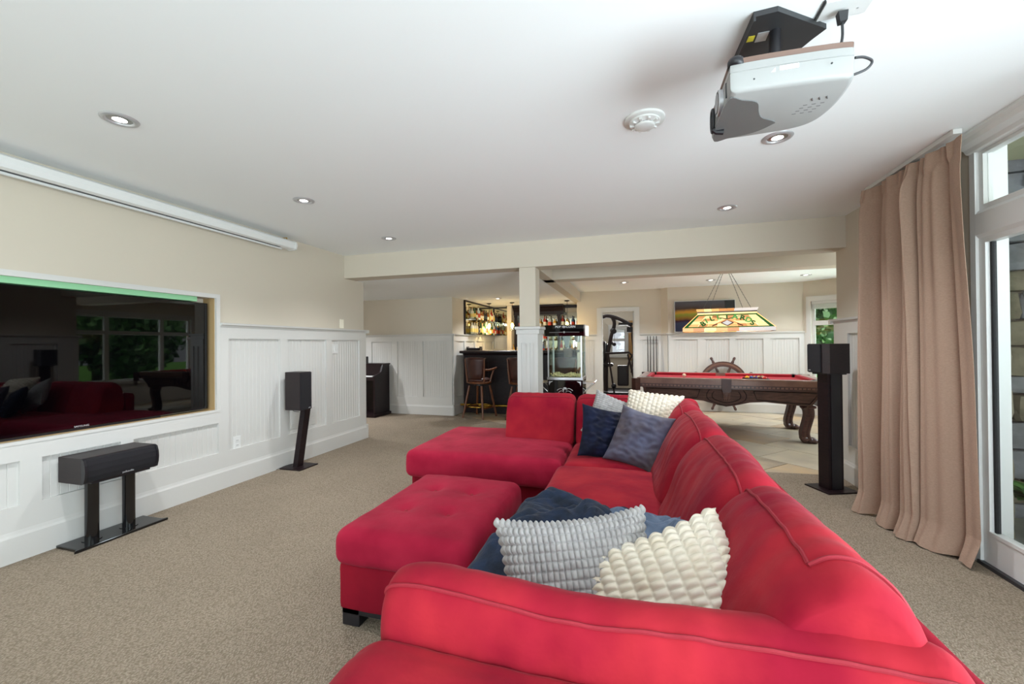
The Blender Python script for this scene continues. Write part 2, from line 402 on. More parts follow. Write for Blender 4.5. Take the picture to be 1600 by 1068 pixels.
# hall back wall and its corner
wb = struct(MB().box(-6.5, -3.17, 7.0, 7.14, 0, LOW).box(-3.31, -3.17, 7.14, 9.5, 0, LOW).build('wall_hall', M['wall']))
pan = [(.08, .59), (.67, 1.13), (1.22, 1.69), (1.78, 2.25), (2.34, 2.8)]
wainscot(wb, (-3.17, 7.0), (-6.5, 7.0), [(p[0], p[1]) for p in pan], cap_ext=(.05, 0))
wainscot(wb, (-3.17, 9.36), (-3.17, 7.0), [(.12, .62), (.72, 1.2), (1.3, 1.78), (1.86, 2.26)], z_cap=1.48, cap_ext=(0, .055))
# wall behind the bar
wbb = struct(MB().box(-3.3, -1.0, 9.36, 9.5, 0, LOW+.02).build('wall_bar', M['wall']))
wainscot(wbb, (-2.72, 9.36), (-3.17, 9.36), [(.08, .37)], z_cap=1.48)
# far side hall wall to close the view
struct(MB().box(-6.6, -6.5, -3, 9.6, 0, CE).build('wall_hall_end', M['wall']))
struct(MB().box(-6.5, -3.77, 4.84, 4.94, 0, CE).build('wall_hall_side', M['wall']))

# games room far wall: recess with gym door, then a shallow bump
wf = MB().box(-1.12, -.62, 8.74, 8.86, 0, POOLC).box(.04, .62, 8.74, 8.86, 0, POOLC).box(-.62, .04, 8.74, 8.86, 1.94, POOLC).box(-1.12, -1.06, 8.86, 9.4, 0, POOLC)
wf.prism([(.54, 8.74), (.655, 8.62), (2.94, 8.62), (2.94, 8.86), (.54, 8.86)], 0, POOLC)
wf = struct(wf.build('wall_far', M['wall']))
wainscot(wf, (.54, 8.74), (.13, 8.74), [(.06, .4)], z_cap=1.47)
wainscot(wf, (-.71, 8.74), (-1.12, 8.74), [(.06, .3)], z_cap=1.47)
wainscot(wf, (.66, 8.62), (.55, 8.735), [], z_cap=1.47)
wainscot(wf, (2.94, 8.62), (.66, 8.62), [(.08, .54), (.65, 1.11), (1.21, 1.65), (1.76, 2.18)], z_cap=1.47, cap_ext=(0, .02))
# gym door casing and jamb
dr = struct(MB().box(-.71, -.62, 8.715, 8.73, 0, 1.94).box(.04, .13, 8.715, 8.73, 0, 1.94).box(-.71, .13, 8.715, 8.73, 1.94, 2.02).box(-.625, -.6, 8.73, 8.87, 0, 1.94).box(.02, .045, 8.73, 8.87, 0, 1.94).build('door_2', M['white']))
MB().box(.022, .0, 8.9, 9.6, .01, 1.92).build('door_leaf', M['white'], dr)
MB().cyl((-.02, 8.98, 1.0), (.0, 8.98, 1.0), .02).build('door_knob', M['dkgrey'], dr)

# angled bay wall with window
A0 = (2.94, 8.62); A1 = (3.6, 8.13)
ua = Vector((A1[0]-A0[0], A1[1]-A0[1], 0)); La = ua.length; ua.normalize(); na = Vector((ua.y, -ua.x, 0))
MA = Matrix(((ua.x, na.x, 0, A0[0]), (ua.y, na.y, 0, A0[1]), (0, 0, 1, 0), (0, 0, 0, 1)))
wz0, wz1 = .62, 2.0
ws0, ws1 = .12, .74
wa = MB(MA).box(0, ws0, -.14, 0, 0, POOLC).box(ws1, La, -.14, 0, 0, POOLC).box(ws0, ws1, -.14, 0, 0, wz0).box(ws0, ws1, -.14, 0, wz1, POOLC)
wa = struct(wa.build('wall_bay', M['wall']))
MB(MA).box(0, La, 0, .02, 0, .6).build('wainscot_panel', M['white'], wa)
MB(MA).box(0, ws0-.07, 0, .02, .6, 1.45).build('wainscot_panel', M['white'], wa)
MB(MA).box(0, La, 0, .035, 0, .16).build('baseboard', M['white'], wa)
def window(name, Mx, s0, s1, z0, z1, mull, transom, blind=0):
    W = M['white']
    f = MB(Mx)
    f.box(s0-.07, s0, 0, .03, z0, z1).box(s1, s1+.07, 0, .03, z0, z1).box(s0-.07, s1+.07, 0, .03, z1, z1+.09).box(s0-.08, s1+.08, 0, .06, z0-.06, z0)
    o = struct(f.build(name, W))
    xs = [s0]+mull+[s1]
    for a, b in zip(xs[:-1], xs[1:]):
        for c, d in ((z0, transom), (transom, z1)):
            g = MB(Mx); t = .04
            g.box(a, a+t, -.09, -.03, c, d).box(b-t, b, -.09, -.03, c, d).box(a+t, b-t, -.09, -.03, c, c+t).box(a+t, b-t, -.09, -.03, d-t, d)
            sash = g.build('sash', W, o)
            MB(Mx).box(a+t, b-t, -.063, -.059, c+t, d-t).build('pane', M['glass'], sash)
    if blind:
        k = MB(Mx).box(s0+.01, s1-.01, -.028, .02, z1-.05, z1-.002).build('blind_headrail', W, o)
        for q in range(7): MB(Mx).box(s0+.015, s1-.015, -.025, .012, z1-.062-q*.012, z1-.054-q*.012).build('blind_slat', M['white2'], o)
    return o
window('window_1', MA, ws0, ws1, wz0, wz1, [], 1.62, 1)
# right wall of the games room with large window group
MRt = Matrix(((0, -1, 0, 3.6), (1, 0, 0, 0), (0, 0, 1, 0), (0, 0, 0, 1)))     # s = y, out = -x
wr = MB(MRt).box(4.7, 5.55, -.14, 0, 0, POOLC).box(7.95, 8.2, -.14, 0, 0, POOLC).box(5.55, 7.95, -.14, 0, 0, .55).box(5.55, 7.95, -.14, 0, 2.0, POOLC)
wr = struct(wr.build('wall_games', M['wall']))
MB(MRt).box(4.8, 8.15, 0, .02, 0, .48).build('wainscot_panel', M['white'], wr)
window('window_2', MRt, 5.55, 7.95, .55, 2.0, [6.2, 7.3], 1.62, 0)

# right wall: solid part, door wall, trim
XR = 1.92
wrt = MB().box(XR, XR+.14, 3.10, 4.80, 0, CE).box(XR+.14, 3.74, 4.70, 4.80, 0, CE).box(XR, XR+.14, -5.5, -2.0, 0, CE).box(XR, XR+.14, -2.0, 3.10, 2.40, CE)
wrt = struct(wrt.build('wall_right', M['wall']))
# column end facing the room (normal -X): direction from near to far
wainscot(wrt, (XR, 3.2), (XR, 4.80), [(.12, .66), (.78, 1.34)], z_cap=1.49, cap_ext=(0, .05))
MB().box(XR-.02, XR+.16, 4.80, 4.82, 0, 1.46).build('end_panel', M['white'], wrt)
MB().box(XR-.055, XR+.16, 4.80, 4.85, 1.46, 1.504).build('cap_moulding', M['white'], wrt)
MB().box(XR-.036, XR+.16, 4.80, 4.84, 0, .19).build('baseboard', M['white'], wrt)
# rear walls behind the camera
struct(MB().box(-3.8, -3.4, -5.6, -5.5, 0, CE).box(1.8, 2.1, -5.6, -5.5, 0, CE).box(-3.4, 1.8, -5.6, -5.5, 0, .4).box(-3.4, 1.8, -5.6, -5.5, 2.4, CE).build('wall_back', M['wall']))

# patio door wall
W = M['white2']
dx = 1.93
pd = MB().box(XR-.01, XR+.14, 3.06, 3.10, 0, 2.40).box(XR, XR+.14, -2.0, 3.06, -.01, .015)
pd = struct(pd.build('door_1', W))
MB().prism([(1.92, CE), (1.82, CE), (1.82, 2.445), (1.84, 2.435), (1.85, 2.41), (1.885, 2.395), (1.895, 2.375), (1.905, 2.37), (1.99, 2.37), (1.99, CE)], -2.0, 3.10, 'y').build('head_casing', W, pd)
MB().prism([(1.91, 1.89), (1.925, 1.87), (2.0, 1.87), (2.0, 2.03), (1.925, 2.03), (1.91, 2.01)], -2.0, 3.059, 'y').build('transom_bar', W, pd)
MB().box(1.9, 2.0, -2.0, 3.07, -.015, .02).build('threshold', M['dkgrey'], pd)
for k in range(5):
    y1 = 3.06-k*1.02; y0 = y1-1.0
    lf = MB().box(1.925, 1.975, y1-.045, y1, .02, 1.87).box(1.925, 1.975, y0, y0+.045, .02, 1.87).box(1.925, 1.975, y0+.045, y1-.045, .02, .20).box(1.925, 1.975, y0+.045, y1-.045, 1.84, 1.87).build('door_panel', W, pd)
    MB().box(1.918, 1.93, y0+.045, y1-.045, .185, .205).build('glazing_bead', W, lf)
    MB().box(1.95, 1.954, y0+.045, y1-.045, .2, 1.84).build('pane', M['glass'], lf)
    MB().box(1.945, 1.965, y1-.062, y1-.046, .2, 1.84).build('weather_strip', M['rubber'], lf)
    tr = MB().box(1.93, 1.975, y1-.03, y1, 2.03, 2.37).box(1.93, 1.975, y0, y0+.03, 2.03, 2.37).box(1.93, 1.975, y0+.03, y1-.03, 2.03, 2.06).box(1.93, 1.975, y0+.03, y1-.03, 2.35, 2.37).build('transom_sash', W, pd)
    MB().box(1.95, 1.954, y0+.03, y1-.03, 2.06, 2.35).build('pane', M['glass'], tr)

# post between the rooms
po = struct(MB().box(-1.25, -1.06, 4.62, 4.83, 0, LOW).build('trim_4', M['wall']))
MB().box(-1.27, -1.03, 4.60, 4.85, 0, 1.40).build('post_wrap', M['white'], po)
MB().box(-1.30, -1.0, 4.57, 4.88, 1.455, 1.487).box(-1.285, -1.015, 4.585, 4.865, 1.40, 1.455).build('cap_moulding', M['white'], po, bevel=.006)
for a, b in ((-1.27, -1.225), (-1.16, -1.125), (-1.075, -1.03)): MB().box(a, b, 4.585, 4.602, .2, 1.30).build('stile', M['white'], po)
MB().box(-1.27, -1.03, 4.585, 4.602, 1.30, 1.40).build('top_rail', M['white'], po)
MB().box(-1.30, -1.0, 4.57, 4.88, 0, .19).build('baseboard', M['white'], po, bevel=.008)

# gym room beyond the door
gy = struct(MB().box(-2.6, 1.6, 8.86, 12.6, -.1, -.01).build('floor', M['rubber']))
gw = MB().box(-2.7, -2.6, 8.9, 12.6, 0, 2.4).box(1.6, 1.7, 8.9, 12.6, 0, 2.4).box(-2.6, -.62, 12.5, 12.6, 0, 2.4).box(-.2, 1.6, 12.5, 12.6, 0, 2.4).box(-.62, -.2, 12.5, 12.6, 0, .95).box(-.62, -.2, 12.5, 12.6, 1.75, 2.4)
struct(gw.build('wall_gym', M['wall']))
struct(MB().box(-2.7, 1.7, 8.86, 12.6, 2.4, 2.5).build('ceiling', M['ceil']))
MG = Matrix(((1, 0, 0, 0), (0, -1, 0, 12.5), (0, 0, 1, 0), (0, 0, 0, 1)))
window('window_3', MG, -.62, -.2, .95, 1.75, [], 1.4, 1)
t_ = struct(MB().box(-.12, .22, 12.44, 12.49, .8, 1.95).build('trim_5', mat('honey_blind', 'a8804c', .5)))

# ------------------------------------------------------------------ soft shapes
def catmull(pts, n, closed=True):
    N = len(pts); out = []
    for i in range(N if closed else N-1):
        p0, p1, p2, p3 = pts[(i-1) % N], pts[i], pts[(i+1) % N], pts[(i+2) % N]
        if not closed:
            p0 = pts[max(i-1, 0)]; p2 = pts[min(i+1, N-1)]; p3 = pts[min(i+2, N-1)]
        for k in range(n):
            t = k/n
            out.append(tuple(.5*((2*p1[j])+(-p0[j]+p2[j])*t+(2*p0[j]-5*p1[j]+4*p2[j]-p3[j])*t*t+(-p0[j]+3*p1[j]-3*p2[j]+p3[j])*t**3) for j in range(len(p1))))
    if not closed: out.append(tuple(pts[-1]))
    return out
def loft(name, prof, L, Mx, material, parent, seams=(), sub=5, st=36, end=.07, amp=.006, seed=0, endscale=.55, wr=.004, taper=None, bow=0, loop=None):
    """closed profile (a,b) lofted along local x from 0 to L; ends rounded; seams = indexes of control points that carry piping"""
    P = catmull(prof, sub); n = len(P)
    ca = sum(p[0] for p in P)/n; cb = sum(p[1] for p in P)/n
    ts = []
    for i in range(9): ts.append(end*(1-math.cos(math.pi/2*i/8))) if i < 8 else None
    m = st
    for i in range(m+1): ts.append(end+(L-2*end)*i/m)
    for i in range(7, -1, -1): ts.append(L-end*(1-math.cos(math.pi/2*i/8)))
    v = []; rows = []
    for t in ts:
        e = min(t, L-t)
        k = 1.0
        if e < end: q = 1-e/end; k = endscale+(1-endscale)*math.sqrt(max(0, 1-q*q))
        row = []
        tp = taper(t/L) if taper else (0, 0, 1)
        for (a, b) in P:
            x = t; aa = ca+(a-ca)*k*tp[2]+tp[0]; bb = cb+(b-cb)*k*tp[2]+tp[1]+bow*math.sin(math.pi*t/L)
            ns = noise.noise(Vector((x*3.1+seed, aa*4, bb*4)))*amp + noise.noise(Vector((x*22+seed, aa*6, bb*6)))*wr
            da, db = a-ca, b-cb; l = math.hypot(da, db) or 1
            aa += da/l*ns; bb += db/l*ns
            row.append((x, aa, bb))
        rows.append(row); v += row
    f = []
    for i in range(len(ts)-1):
        for k in range(n): f.append((i*n+k, i*n+(k+1) % n, (i+1)*n+(k+1) % n, (i+1)*n+k))
    mb = MB(Mx); mb.add(v, f, True)
    mb.add(rows[0], [tuple(range(n))[::-1]], True); mb.add(rows[-1], [tuple(range(n))], True)
    o = mb.build(name, material, parent)
    for sI in seams:
        pp = [(r[sI*sub][0], r[sI*sub][1]+(r[sI*sub][1]-ca)*.012, r[sI*sub][2]+(r[sI*sub][2]-cb)*.012) for r in rows]
        if loop: pp = pp[9:]
        MB(Mx).tube(pp, .0042, 6).build('piping', M['piping'], o)
    if loop:
        r = rows[9]; pp = [(q[0]-.004, q[1]+(q[1]-ca)*.012, q[2]+(q[2]-cb)*.012) for q in r[loop[0]*sub:loop[1]*sub]]
        MB(Mx).tube(pp, .0042, 6).build('piping', M['piping'], o)
    return o
def puff(name, hx, hy, hz, r, material, parent, Mx=None, crown=.03, amp=.006, seed=0, n=26, tufts=(), wr=.002):
    """rounded upholstered block centred on the origin"""
    bm = bmesh.new()
    def dirs():
        for ax in range(3):
            for sg in (-1, 1): yield ax, sg
    H = (hx, hy, hz); vs = []; fs = []
    for ax, sg in dirs():
        a1, a2 = (ax+1) % 3, (ax+2) % 3
        n1 = max(4, int(n*min(1, H[a1]/max(H)))+2); n2 = max(4, int(n*min(1, H[a2]/max(H)))+2)
        k0 = len(vs)
        for i in range(n1+1):
            for j in range(n2+1):
                p = [0, 0, 0]; p[ax] = sg*H[ax]
                p[a1] = H[a1]*math.sin((i/n1*2-1)*math.pi/2*.98)/math.sin(math.pi/2*.98); p[a2] = H[a2]*math.sin((j/n2*2-1)*math.pi/2*.98)/math.sin(math.pi/2*.98)
                q = Vector([max(-(H[c]-r), min(H[c]-r, p[c])) for c in range(3)]); d = Vector(p)-q
                if d.length > 1e-9: d.normalize()
                s = q+d*r
                fx = 1-min(1, abs(s.x)/hx)**2.4; fy = 1-min(1, abs(s.y)/hy)**2.4
                if s.z > 0: s.z += crown*fx*fy
                nn = noise.noise(Vector((s.x*3+seed, s.y*3, s.z*3)))*amp + noise.noise(Vector((s.x*18+seed, s.y*18, s.z*9)))*wr
                s += d*nn
                for (tx, ty) in tufts:
                    if s.z > 0:
                        dd = (s.x-tx)**2+(s.y-ty)**2; s.z -= .022*math.exp(-dd/.0012)+.014*math.exp(-dd/.012)
                vs.append(s)
        for i in range(n1):
            for j in range(n2):
                a = k0+i*(n2+1)+j; q = (a, a+1, a+n2+2, a+n2+1); fs.append(q)
    mb = MB(Mx); mb.add([tuple(x) for x in vs], fs, True)
    me_o = None
    k = mb
    o = k.build(name, material, parent)
    bm = bmesh.new(); bm.from_mesh(o.data); bmesh.ops.remove_doubles(bm, verts=bm.verts, dist=.0008); bmesh.ops.recalc_face_normals(bm, faces=bm.faces); bm.to_mesh(o.data); bm.free()
    return o
def pillow(name, w_, h_, t_, material, parent, Mx, nx=60, ny=60, cells=None, dimple=0, seed=0, wrinkle=.006, pinch=.1):
    """soft square pillow in local xy, thickness along z. cells=(cx, cy, height, stagger)"""
    v = []; f = []
    for side in (1, -1):
        k0 = len(v)
        for i in range(nx+1):
            for j in range(ny+1):
                a = i/nx*2-1; b = j/ny*2-1
                x = a*w_/2*(1-pinch*(1-abs(a)**1.5)*0-pinch*abs(a)**2*(1-b*b)*.55); y = b*h_/2*(1-pinch*abs(b)**2*(1-a*a)*.55)
                e = max(0, (1-abs(a)**2.6))*max(0, (1-abs(b)**2.6))
                z = t_/2*e**.5
                z += (noise.noise(Vector((a*1.6+seed, b*1.6, side)))*wrinkle*2+noise.noise(Vector((a*4+seed, b*7, side*3)))*wrinkle)*e**.5
                if cells:
                    cx, cy, hh, stg = cells[:4]; ex = .55 if stg else .28
                    u_ = (a+1)/2*cx; w2 = (b+1)/2*cy
                    if stg: w2 += (int(u_) % 2)*.5
                    fu = abs(math.sin(math.pi*u_)); fv = abs(math.sin(math.pi*w2))
                    z += hh*((fu**ex)*(fv**ex))*(.15+.85*min(1, e*5))
                    x += a*hh*.8*(1-e)*fv; y += b*hh*.8*(1-e)*fu
                v.append((x, y, side*z))
        for i in range(nx):
            for j in range(ny):
                q = k0+i*(ny+1)+j; f.append((q, q+1, q+ny+2, q+ny+1))
    mb = MB(Mx); mb.add(v, f, True)
    return mb.build(name, material, parent)

def place(loc, rx=0, ry=0, rz=0):
    return Matrix.Translation(loc) @ Matrix.Rotation(rz, 4, 'Z') @ Matrix.Rotation(ry, 4, 'Y') @ Matrix.Rotation(rx, 4, 'X')

# ------------------------------------------------------------------ the red sectional sofa
so = thing('sectional_sofa', 'large red microfibre U-shaped sectional sofa with loose back cushions', 'sofa', (0, 2, 0))
SO = Matrix.Translation((0, -2, 0))
def S(m=None): return SO @ (m or Matrix())
# bases
puff('base', .525, 1.13, .115, .03, M['sofa_dark'], so, S(place((.03, 2.02, .19))), crown=0, amp=.002)          # main run
puff('base', .62, .32, .115, .03, M['sofa_dark'], so, S(place((-1.10, 3.30, .19))), crown=0, amp=.002)
puff('base', .525, .32, .115, .03, M['sofa_dark'], so, S(place((.03, 3.40, .19))), crown=0, amp=.002)
# seat cushions
puff('seat_cushion', .34, .46, .1, .055, M['sofa'], so, S(place((-.17, 1.43, .365))), crown=.025, seed=1)
puff('seat_cushion', .34, .46, .1, .055, M['sofa'], so, S(place((-.17, 2.37, .365))), crown=.025, seed=2)
puff('seat_cushion', .34, .36, .1, .055, M['sofa'], so, S(place((-.14, 3.19, .365))), crown=.02, seed=3)
puff('chaise_cushion', .62, .52, .105, .06, M['sofa_pink'], so, S(place((-1.10, 3.38, .365))), crown=.022, seed=4, n=34)
# right-hand back cushions; profile (a = x, b = z) extruded along y
prof = [(.10, .44), (.14, .56), (.20, .70), (.265, .80), (.318, .842), (.36, .862), (.41, .852), (.465, .79), (.50, .66), (.49, .48), (.38, .42), (.22, .41)]
def My(y0): return Matrix(((0, 1, 0, 0), (1, 0, 0, y0), (0, 0, 1, 0), (0, 0, 0, 1)))
for k, (y0, y1, dz) in enumerate(((.845, 1.40, .004), (1.42, 2.20, -.006), (2.22, 2.98, -.014), (3.0, 3.52, -.022))):
    pr_ = [(a, b+dz) for a, b in prof]
    loft('back_cushion', pr_, y1-y0, S(My(y0)), M['sofa'], so, seams=(4,), seed=k*5.3, amp=.014, wr=.005, endscale=.84 if k == 0 else .62, end=.07 if k == 0 else .12, bow=.016, loop=(4, 8) if k == 0 else None)
# far back cushions (facing the camera): profile (a = y, b = z) along x
profb = [(3.42, .44), (3.44, .56), (3.47, .70), (3.50, .79), (3.54, .83), (3.60, .855), (3.66, .84), (3.72, .77), (3.74, .6), (3.72, .46), (3.62, .42), (3.5, .42)]
for k, (x0, x1, dy, dz) in enumerate(((-1.07, -.48, 0, 0), (-.465, .12, .02, -.005), (.13, .5, .05, -.02))):
    loft('back_cushion', [(a+dy, b+dz) for a, b in profb], x1-x0, S(Matrix(((1, 0, 0, x0), (0, 1, 0, 0), (0, 0, 1, 0), (0, 0, 0, 1)))), M['sofa'], so, seams=(4,), seed=20+k*3.7, amp=.012, wr=.004, endscale=.75)
# outer frame behind the cushions
puff('back_frame', .05, 1.48, .30, .05, M['sofa_dark'], so, S(place((.545, 2.26, .40))), crown=.0, amp=.003)
puff('back_frame', .82, .06, .30, .05, M['sofa_dark'], so, S(place((-.24, 3.80, .40))), crown=.0, amp=.003)
# near arm: pillow top above a padded arm
profa = [(.79, .56), (.778, .66), (.784, .72), (.802, .757), (.828, .776), (.862, .780), (.905, .752), (.945, .67), (.955, .54), (.93, .46), (.87, .45), (.82, .48)]
def tap(t): return (-.008*math.sin(t*6), -.012*max(0, t-.25)+.012*math.exp(-((t-.12)/.12)**2)-.010*math.exp(-((t-.42)/.12)**2), 1)
loft('arm_cushion', profa, 1.05, S(Matrix(((1, 0, 0, -.535), (0, 1, 0, 0), (0, 0, 1, 0), (0, 0, 0, 1)))), M['sofa'], so, seams=(3,), seed=44, amp=.012, wr=.004, endscale=.7, end=.06, taper=tap, st=60)
profl = [(.55, .10), (.525, .3), (.525, .5), (.55, .60), (.61, .655), (.68, .665), (.74, .662), (.785, .63), (.80, .4), (.80, .10)]
loft('arm_frame', profl, 1.15, S(Matrix(((1, 0, 0, -.575), (0, 1, 0, 0), (0, 0, 1, 0), (0, 0, 0, 1)))), M['sofa'], so, seams=(), seed=61, amp=.008, wr=.002, endscale=.72, end=.09, st=50)
for (x, y) in ((-1.66, 2.98+.06), (-1.66, 3.58), (.5, 3.7), (.48, .64), (-.45, .64), (-.42, 1.0)):
    MB(S()).box(x-.045, x+.045, y-.045, y+.045, 0, .085, .004).build('foot', M['black'], so)

# ottoman
ot = thing('ottoman', 'red tufted storage ottoman on black block feet beside the chaise', 'ottoman', (-.99, 2.03, 0))
puff('base', .315, .42, .105, .02, M['sofa_dark'], ot, place((0, 0, .185)), crown=0, amp=.002)
tf = [(-.115, .16), (.11, .16), (-.13, -.14), (.105, -.14)]
tp_ = puff('top_cushion', .335, .445, .085, .06, M['sofa_pink'], ot, place((0, 0, .365)), crown=.02, seed=9, n=60, tufts=tf)
for (x, y) in tf: MB().ball((x, y, .365+.085+.02-.032), .009, 8, (1, 1, .6)).build('button', M['piping'], tp_)
for sx in (-1, 1):
    for sy in (-1, 1): MB().box(sx*.31-.045*(sx > 0)*2+0, sx*.31+.045*(sx < 0)*2, sy*.40-.07*(sy > 0), sy*.40+.07*(sy < 0), 0, .08, .003).build('foot', M['black'], ot)
MB().box(-.31, .31, -.40, -.38, .055, .085).build('plinth', M['black'], ot)

# ------------------------------------------------------------------ pillows and blankets
def pil(name, label, cat, loc, rx, ry, rz, w_, h_, t_, m, group=None, spin=0, **k):
    t = thing(name, label, cat, loc)
    Mx = Matrix.Rotation(rz, 4, 'Z') @ Matrix.Rotation(ry, 4, 'Y') @ Matrix.Rotation(rx, 4, 'X') @ Matrix.Rotation(spin, 4, 'Z')
    pillow('cover', w_, h_, t_, m, t, Mx, **k); return t
pil('throw_pillow', 'grey waffle-textured pillow standing on the seat nearest the front arm', 'pillow', (-.14, 1.13, .612), R(64), 0, R(20), .44, .40, .12, M['waffle'], nx=224, ny=136, cells=(28, 17, .009, 0), seed=2, pinch=.22, spin=R(3))
pil('throw_pillow', 'cream bobble-knit pillow leaning in the near corner of the sofa', 'pillow', (.09, 1.08, .605), R(52), R(0), R(-12), .42, .42, .14, M['bobble'], nx=132, ny=168, cells=(11, 21, .013, 1), seed=8, pinch=.16, spin=R(30))
pil('throw_pillow', 'navy velvet pillow in the far corner of the sofa', 'pillow', (-.22, 3.10, .63), R(62), R(0), R(24), .34, .40, .13, M['velvet_n'], seed=3, wrinkle=.016, pinch=.2, spin=R(-14))
pil('throw_pillow', 'grey-blue crushed velvet pillow in the far corner of the sofa', 'pillow', (.03, 2.98, .63), R(60), R(0), R(-16), .38, .42, .14, M['velvet_g'], seed=13, wrinkle=.018, pinch=.2, spin=R(-12))
pil('throw_pillow', 'small grey ribbed pillow peeking out behind the navy velvet one', 'pillow', (-.17, 3.33, .70), R(66), R(0), R(8), .36, .36, .12, M['waffle'], nx=84, ny=120, cells=(12, 20, .006, 0), seed=5, pinch=.2, spin=R(-22))
pil('throw_pillow', 'cream bobble-knit pillow behind the grey-blue velvet one in the far corner', 'pillow', (.12, 3.25, .74), R(50), R(0), R(-10), .40, .42, .13, M['bobble'], nx=132, ny=130, cells=(12, 13, .012, 1), seed=15, pinch=.18, spin=R(-6))

def blanket(name, label, base, lx, ly, h, rz, m, seed, edge=.02):
    t = thing(name, label, 'blanket', base, rz)
    n = 70; v = []; f = []
    def surf(a, b):
        e = (max(0, 1-abs(a)**3)*max(0, 1-abs(b)**3))**.5
        wv = noise.noise(Vector((a*1.4+seed, b*1.4, 0)))
        z = h*e*(.72+.5*wv)+.012*math.sin(a*9+b*5+wv*9)*e+.014*abs(noise.noise(Vector((a*3+seed, b*6+wv*2, 3))))*e*2+.02*e*abs(math.sin(a*4-b*7+wv*4))
        return (a*lx/2*(1+.12*noise.noise(Vector((b*2+seed, 5, 0)))), b*ly/2*(1+.15*noise.noise(Vector((a*2+seed, 9, 0)))), z)
    for i in range(n+1):
        for j in range(n+1): v.append(surf(i/n*2-1, j/n*2-1))
    for i in range(n):
        for j in range(n): q = i*(n+1)+j; f.append((q, q+n+1, q+n+2, q+1))
    mb = MB(); mb.add(v, f, True); o = mb.build('fabric', m, t, fix=False)
    return t
blanket('blanket', 'dark navy blanket bunched on the seat behind the grey waffle pillow', (-.24, 1.60, .46), .62, .60, .22, R(-10), M['bl_navy'], 3)
blanket('blanket', 'slate blue blanket heaped behind the two near pillows', (.09, 1.50, .46), .56, .46, .26, R(6), M['bl_grey'], 8)

# ------------------------------------------------------------------ curtain
def curtain():
    t = thing('curtain', 'floor-length taupe curtain gathered at the end of the patio doors', 'curtain', (1.75, 3.4, 0))
    n = 260; m = 60; v = []; f = []
    for i in range(n+1):
        s = i/n
        for j in range(m+1):
            z = j/m
            top = Vector((1.74+s*.03, 3.78-s*.93)); bot = Vector((1.70+s*s*.215, 3.74-s*.79))
            p = bot.lerp(top, z**1.7)
            ph = (s*4.3+.22*math.sin(s*9+1)+.10*math.sin(s*21+z))*2*math.pi
            amp = .070*(.8+.35*math.sin(s*11+2))*(1-.30*max(0, (z-.9))*10*.6)
            sharp = math.sin(ph)+.34*math.sin(2*ph+1.2+z)+.12*math.sin(5*ph+z*2)+.22*math.sin(9.3*ph*.5+1)*max(0, z-.75)*3
            pin = max(0, (z-.93)/.07)
            x = p.x-amp*sharp*(1-.45*pin)-.02
            y = p.y+.022*math.cos(ph)*(1-.6*z)
            if z > .95: x += .012*math.sin(ph*3); 
            x += .012*noise.noise(Vector((s*5, z*3, 1)))
            # puddle at the hem
            if z < .06: x -= .030*(1-z/.06)*(1+.6*math.sin(ph*1)); 
            zz = .012+z*(2.415-.02*s)+ (.008*math.sin(ph*2) if z < .02 else 0)
            v.append((x-1.75, y-3.4, zz))
    for i in range(n):
        for j in range(m): q = i*(m+1)+j; f.append((q, q+m+1, q+m+2, q+1))
    mb = MB(); mb.add(v, f, True); o = mb.build('panel', M['curtain'], t, fix=False)
    s = o.modifiers.new('thick', 'SOLIDIFY'); s.thickness = .003
    MB().box(-.03, .01, -.5, .42, 2.43, 2.457).build('track', M['white'], t)
    return t
curtain()

# ------------------------------------------------------------------ ceiling fittings
def pot_light(x, y, z, label, power=14, group=None):
    t = thing('recessed_light', label, 'ceiling light', (x, y, z), 0, group)
    MB().lathe([(.052, -.001), (.054, -.007), (.062, -.010), (.076, -.006), (.080, -.0005)], 32).build('trim_ring', M['silver'], t)
    MB().lathe([(.030, -.004), (.052, -.0015)], 28).build('baffle', M['steel'], t)
    MB().lathe([(0, -.0065), (.022, -.006), (.031, -.003)], 24).build('lens', M['bulb'], t)
    l = bpy.data.lights.new('recessed_lamp', 'SPOT'); l.energy = power; l.spot_size = R(125); l.spot_blend = .8; l.shadow_soft_size = .035; l.color = (.93, .965, 1)
    o = bpy.data.objects.new('recessed_lamp', l); COL.objects.link(o); o.location = (0, 0, -.02); o.parent = t
    return t
for (x, y, z, lb, p) in (
    (-2.53, 1.49, CE, 'recessed ceiling light nearest the television, at the top left', 34),
    (-2.54, 2.75, CE, 'recessed ceiling light in front of the end of the projector screen', 34),
    (-2.56, 4.0, CE, 'recessed ceiling light just before the beam on the television side', 34),
    (.80, 4.0, CE, 'recessed ceiling light just before the beam, above the far end of the sofa back', 46),
    (.81, 2.72, CE, 'recessed ceiling light partly hidden behind the projector', 16),
    (-.14, 7.64, POOLC, 'recessed ceiling light near the gym doorway', 54),
    (1.30, 7.84, POOLC, 'recessed ceiling light behind the billiard lamp chains', 28),
    (2.69, 7.76, POOLC, 'recessed ceiling light near the games room window', 34),
    (-2.46, 7.52, LOW, 'recessed light in the low ceiling above the bar', 34)):
    pot_light(x, y, z, lb, p)
pot_light(-5.2, 6.0, LOW, 'added unseen fill light in the hall ceiling above the piano', 60)  # this and the next are added lamps out of view, brightening the hall
pot_light(-4.9, 5.3, LOW, 'added unseen fill light in the hall ceiling behind the television wall', 40)
t = thing('smoke_detector', 'round white smoke detector on the ceiling left of the projector', 'smoke detector', (.07, 2.29, CE))
MB().lathe([(0, -.012), (.1, -.012), (.102, -.006), (.102, 0)], 40).build('base', M['white2'], t)
MB().lathe([(0, -.045), (.045, -.045), (.052, -.038), (.052, -.034)], 32).build('cap', M['white2'], t)
MB().lathe([(.046, -.034), (.046, -.014)], 24).build('chamber', M['cardy'], t)
mb = MB()
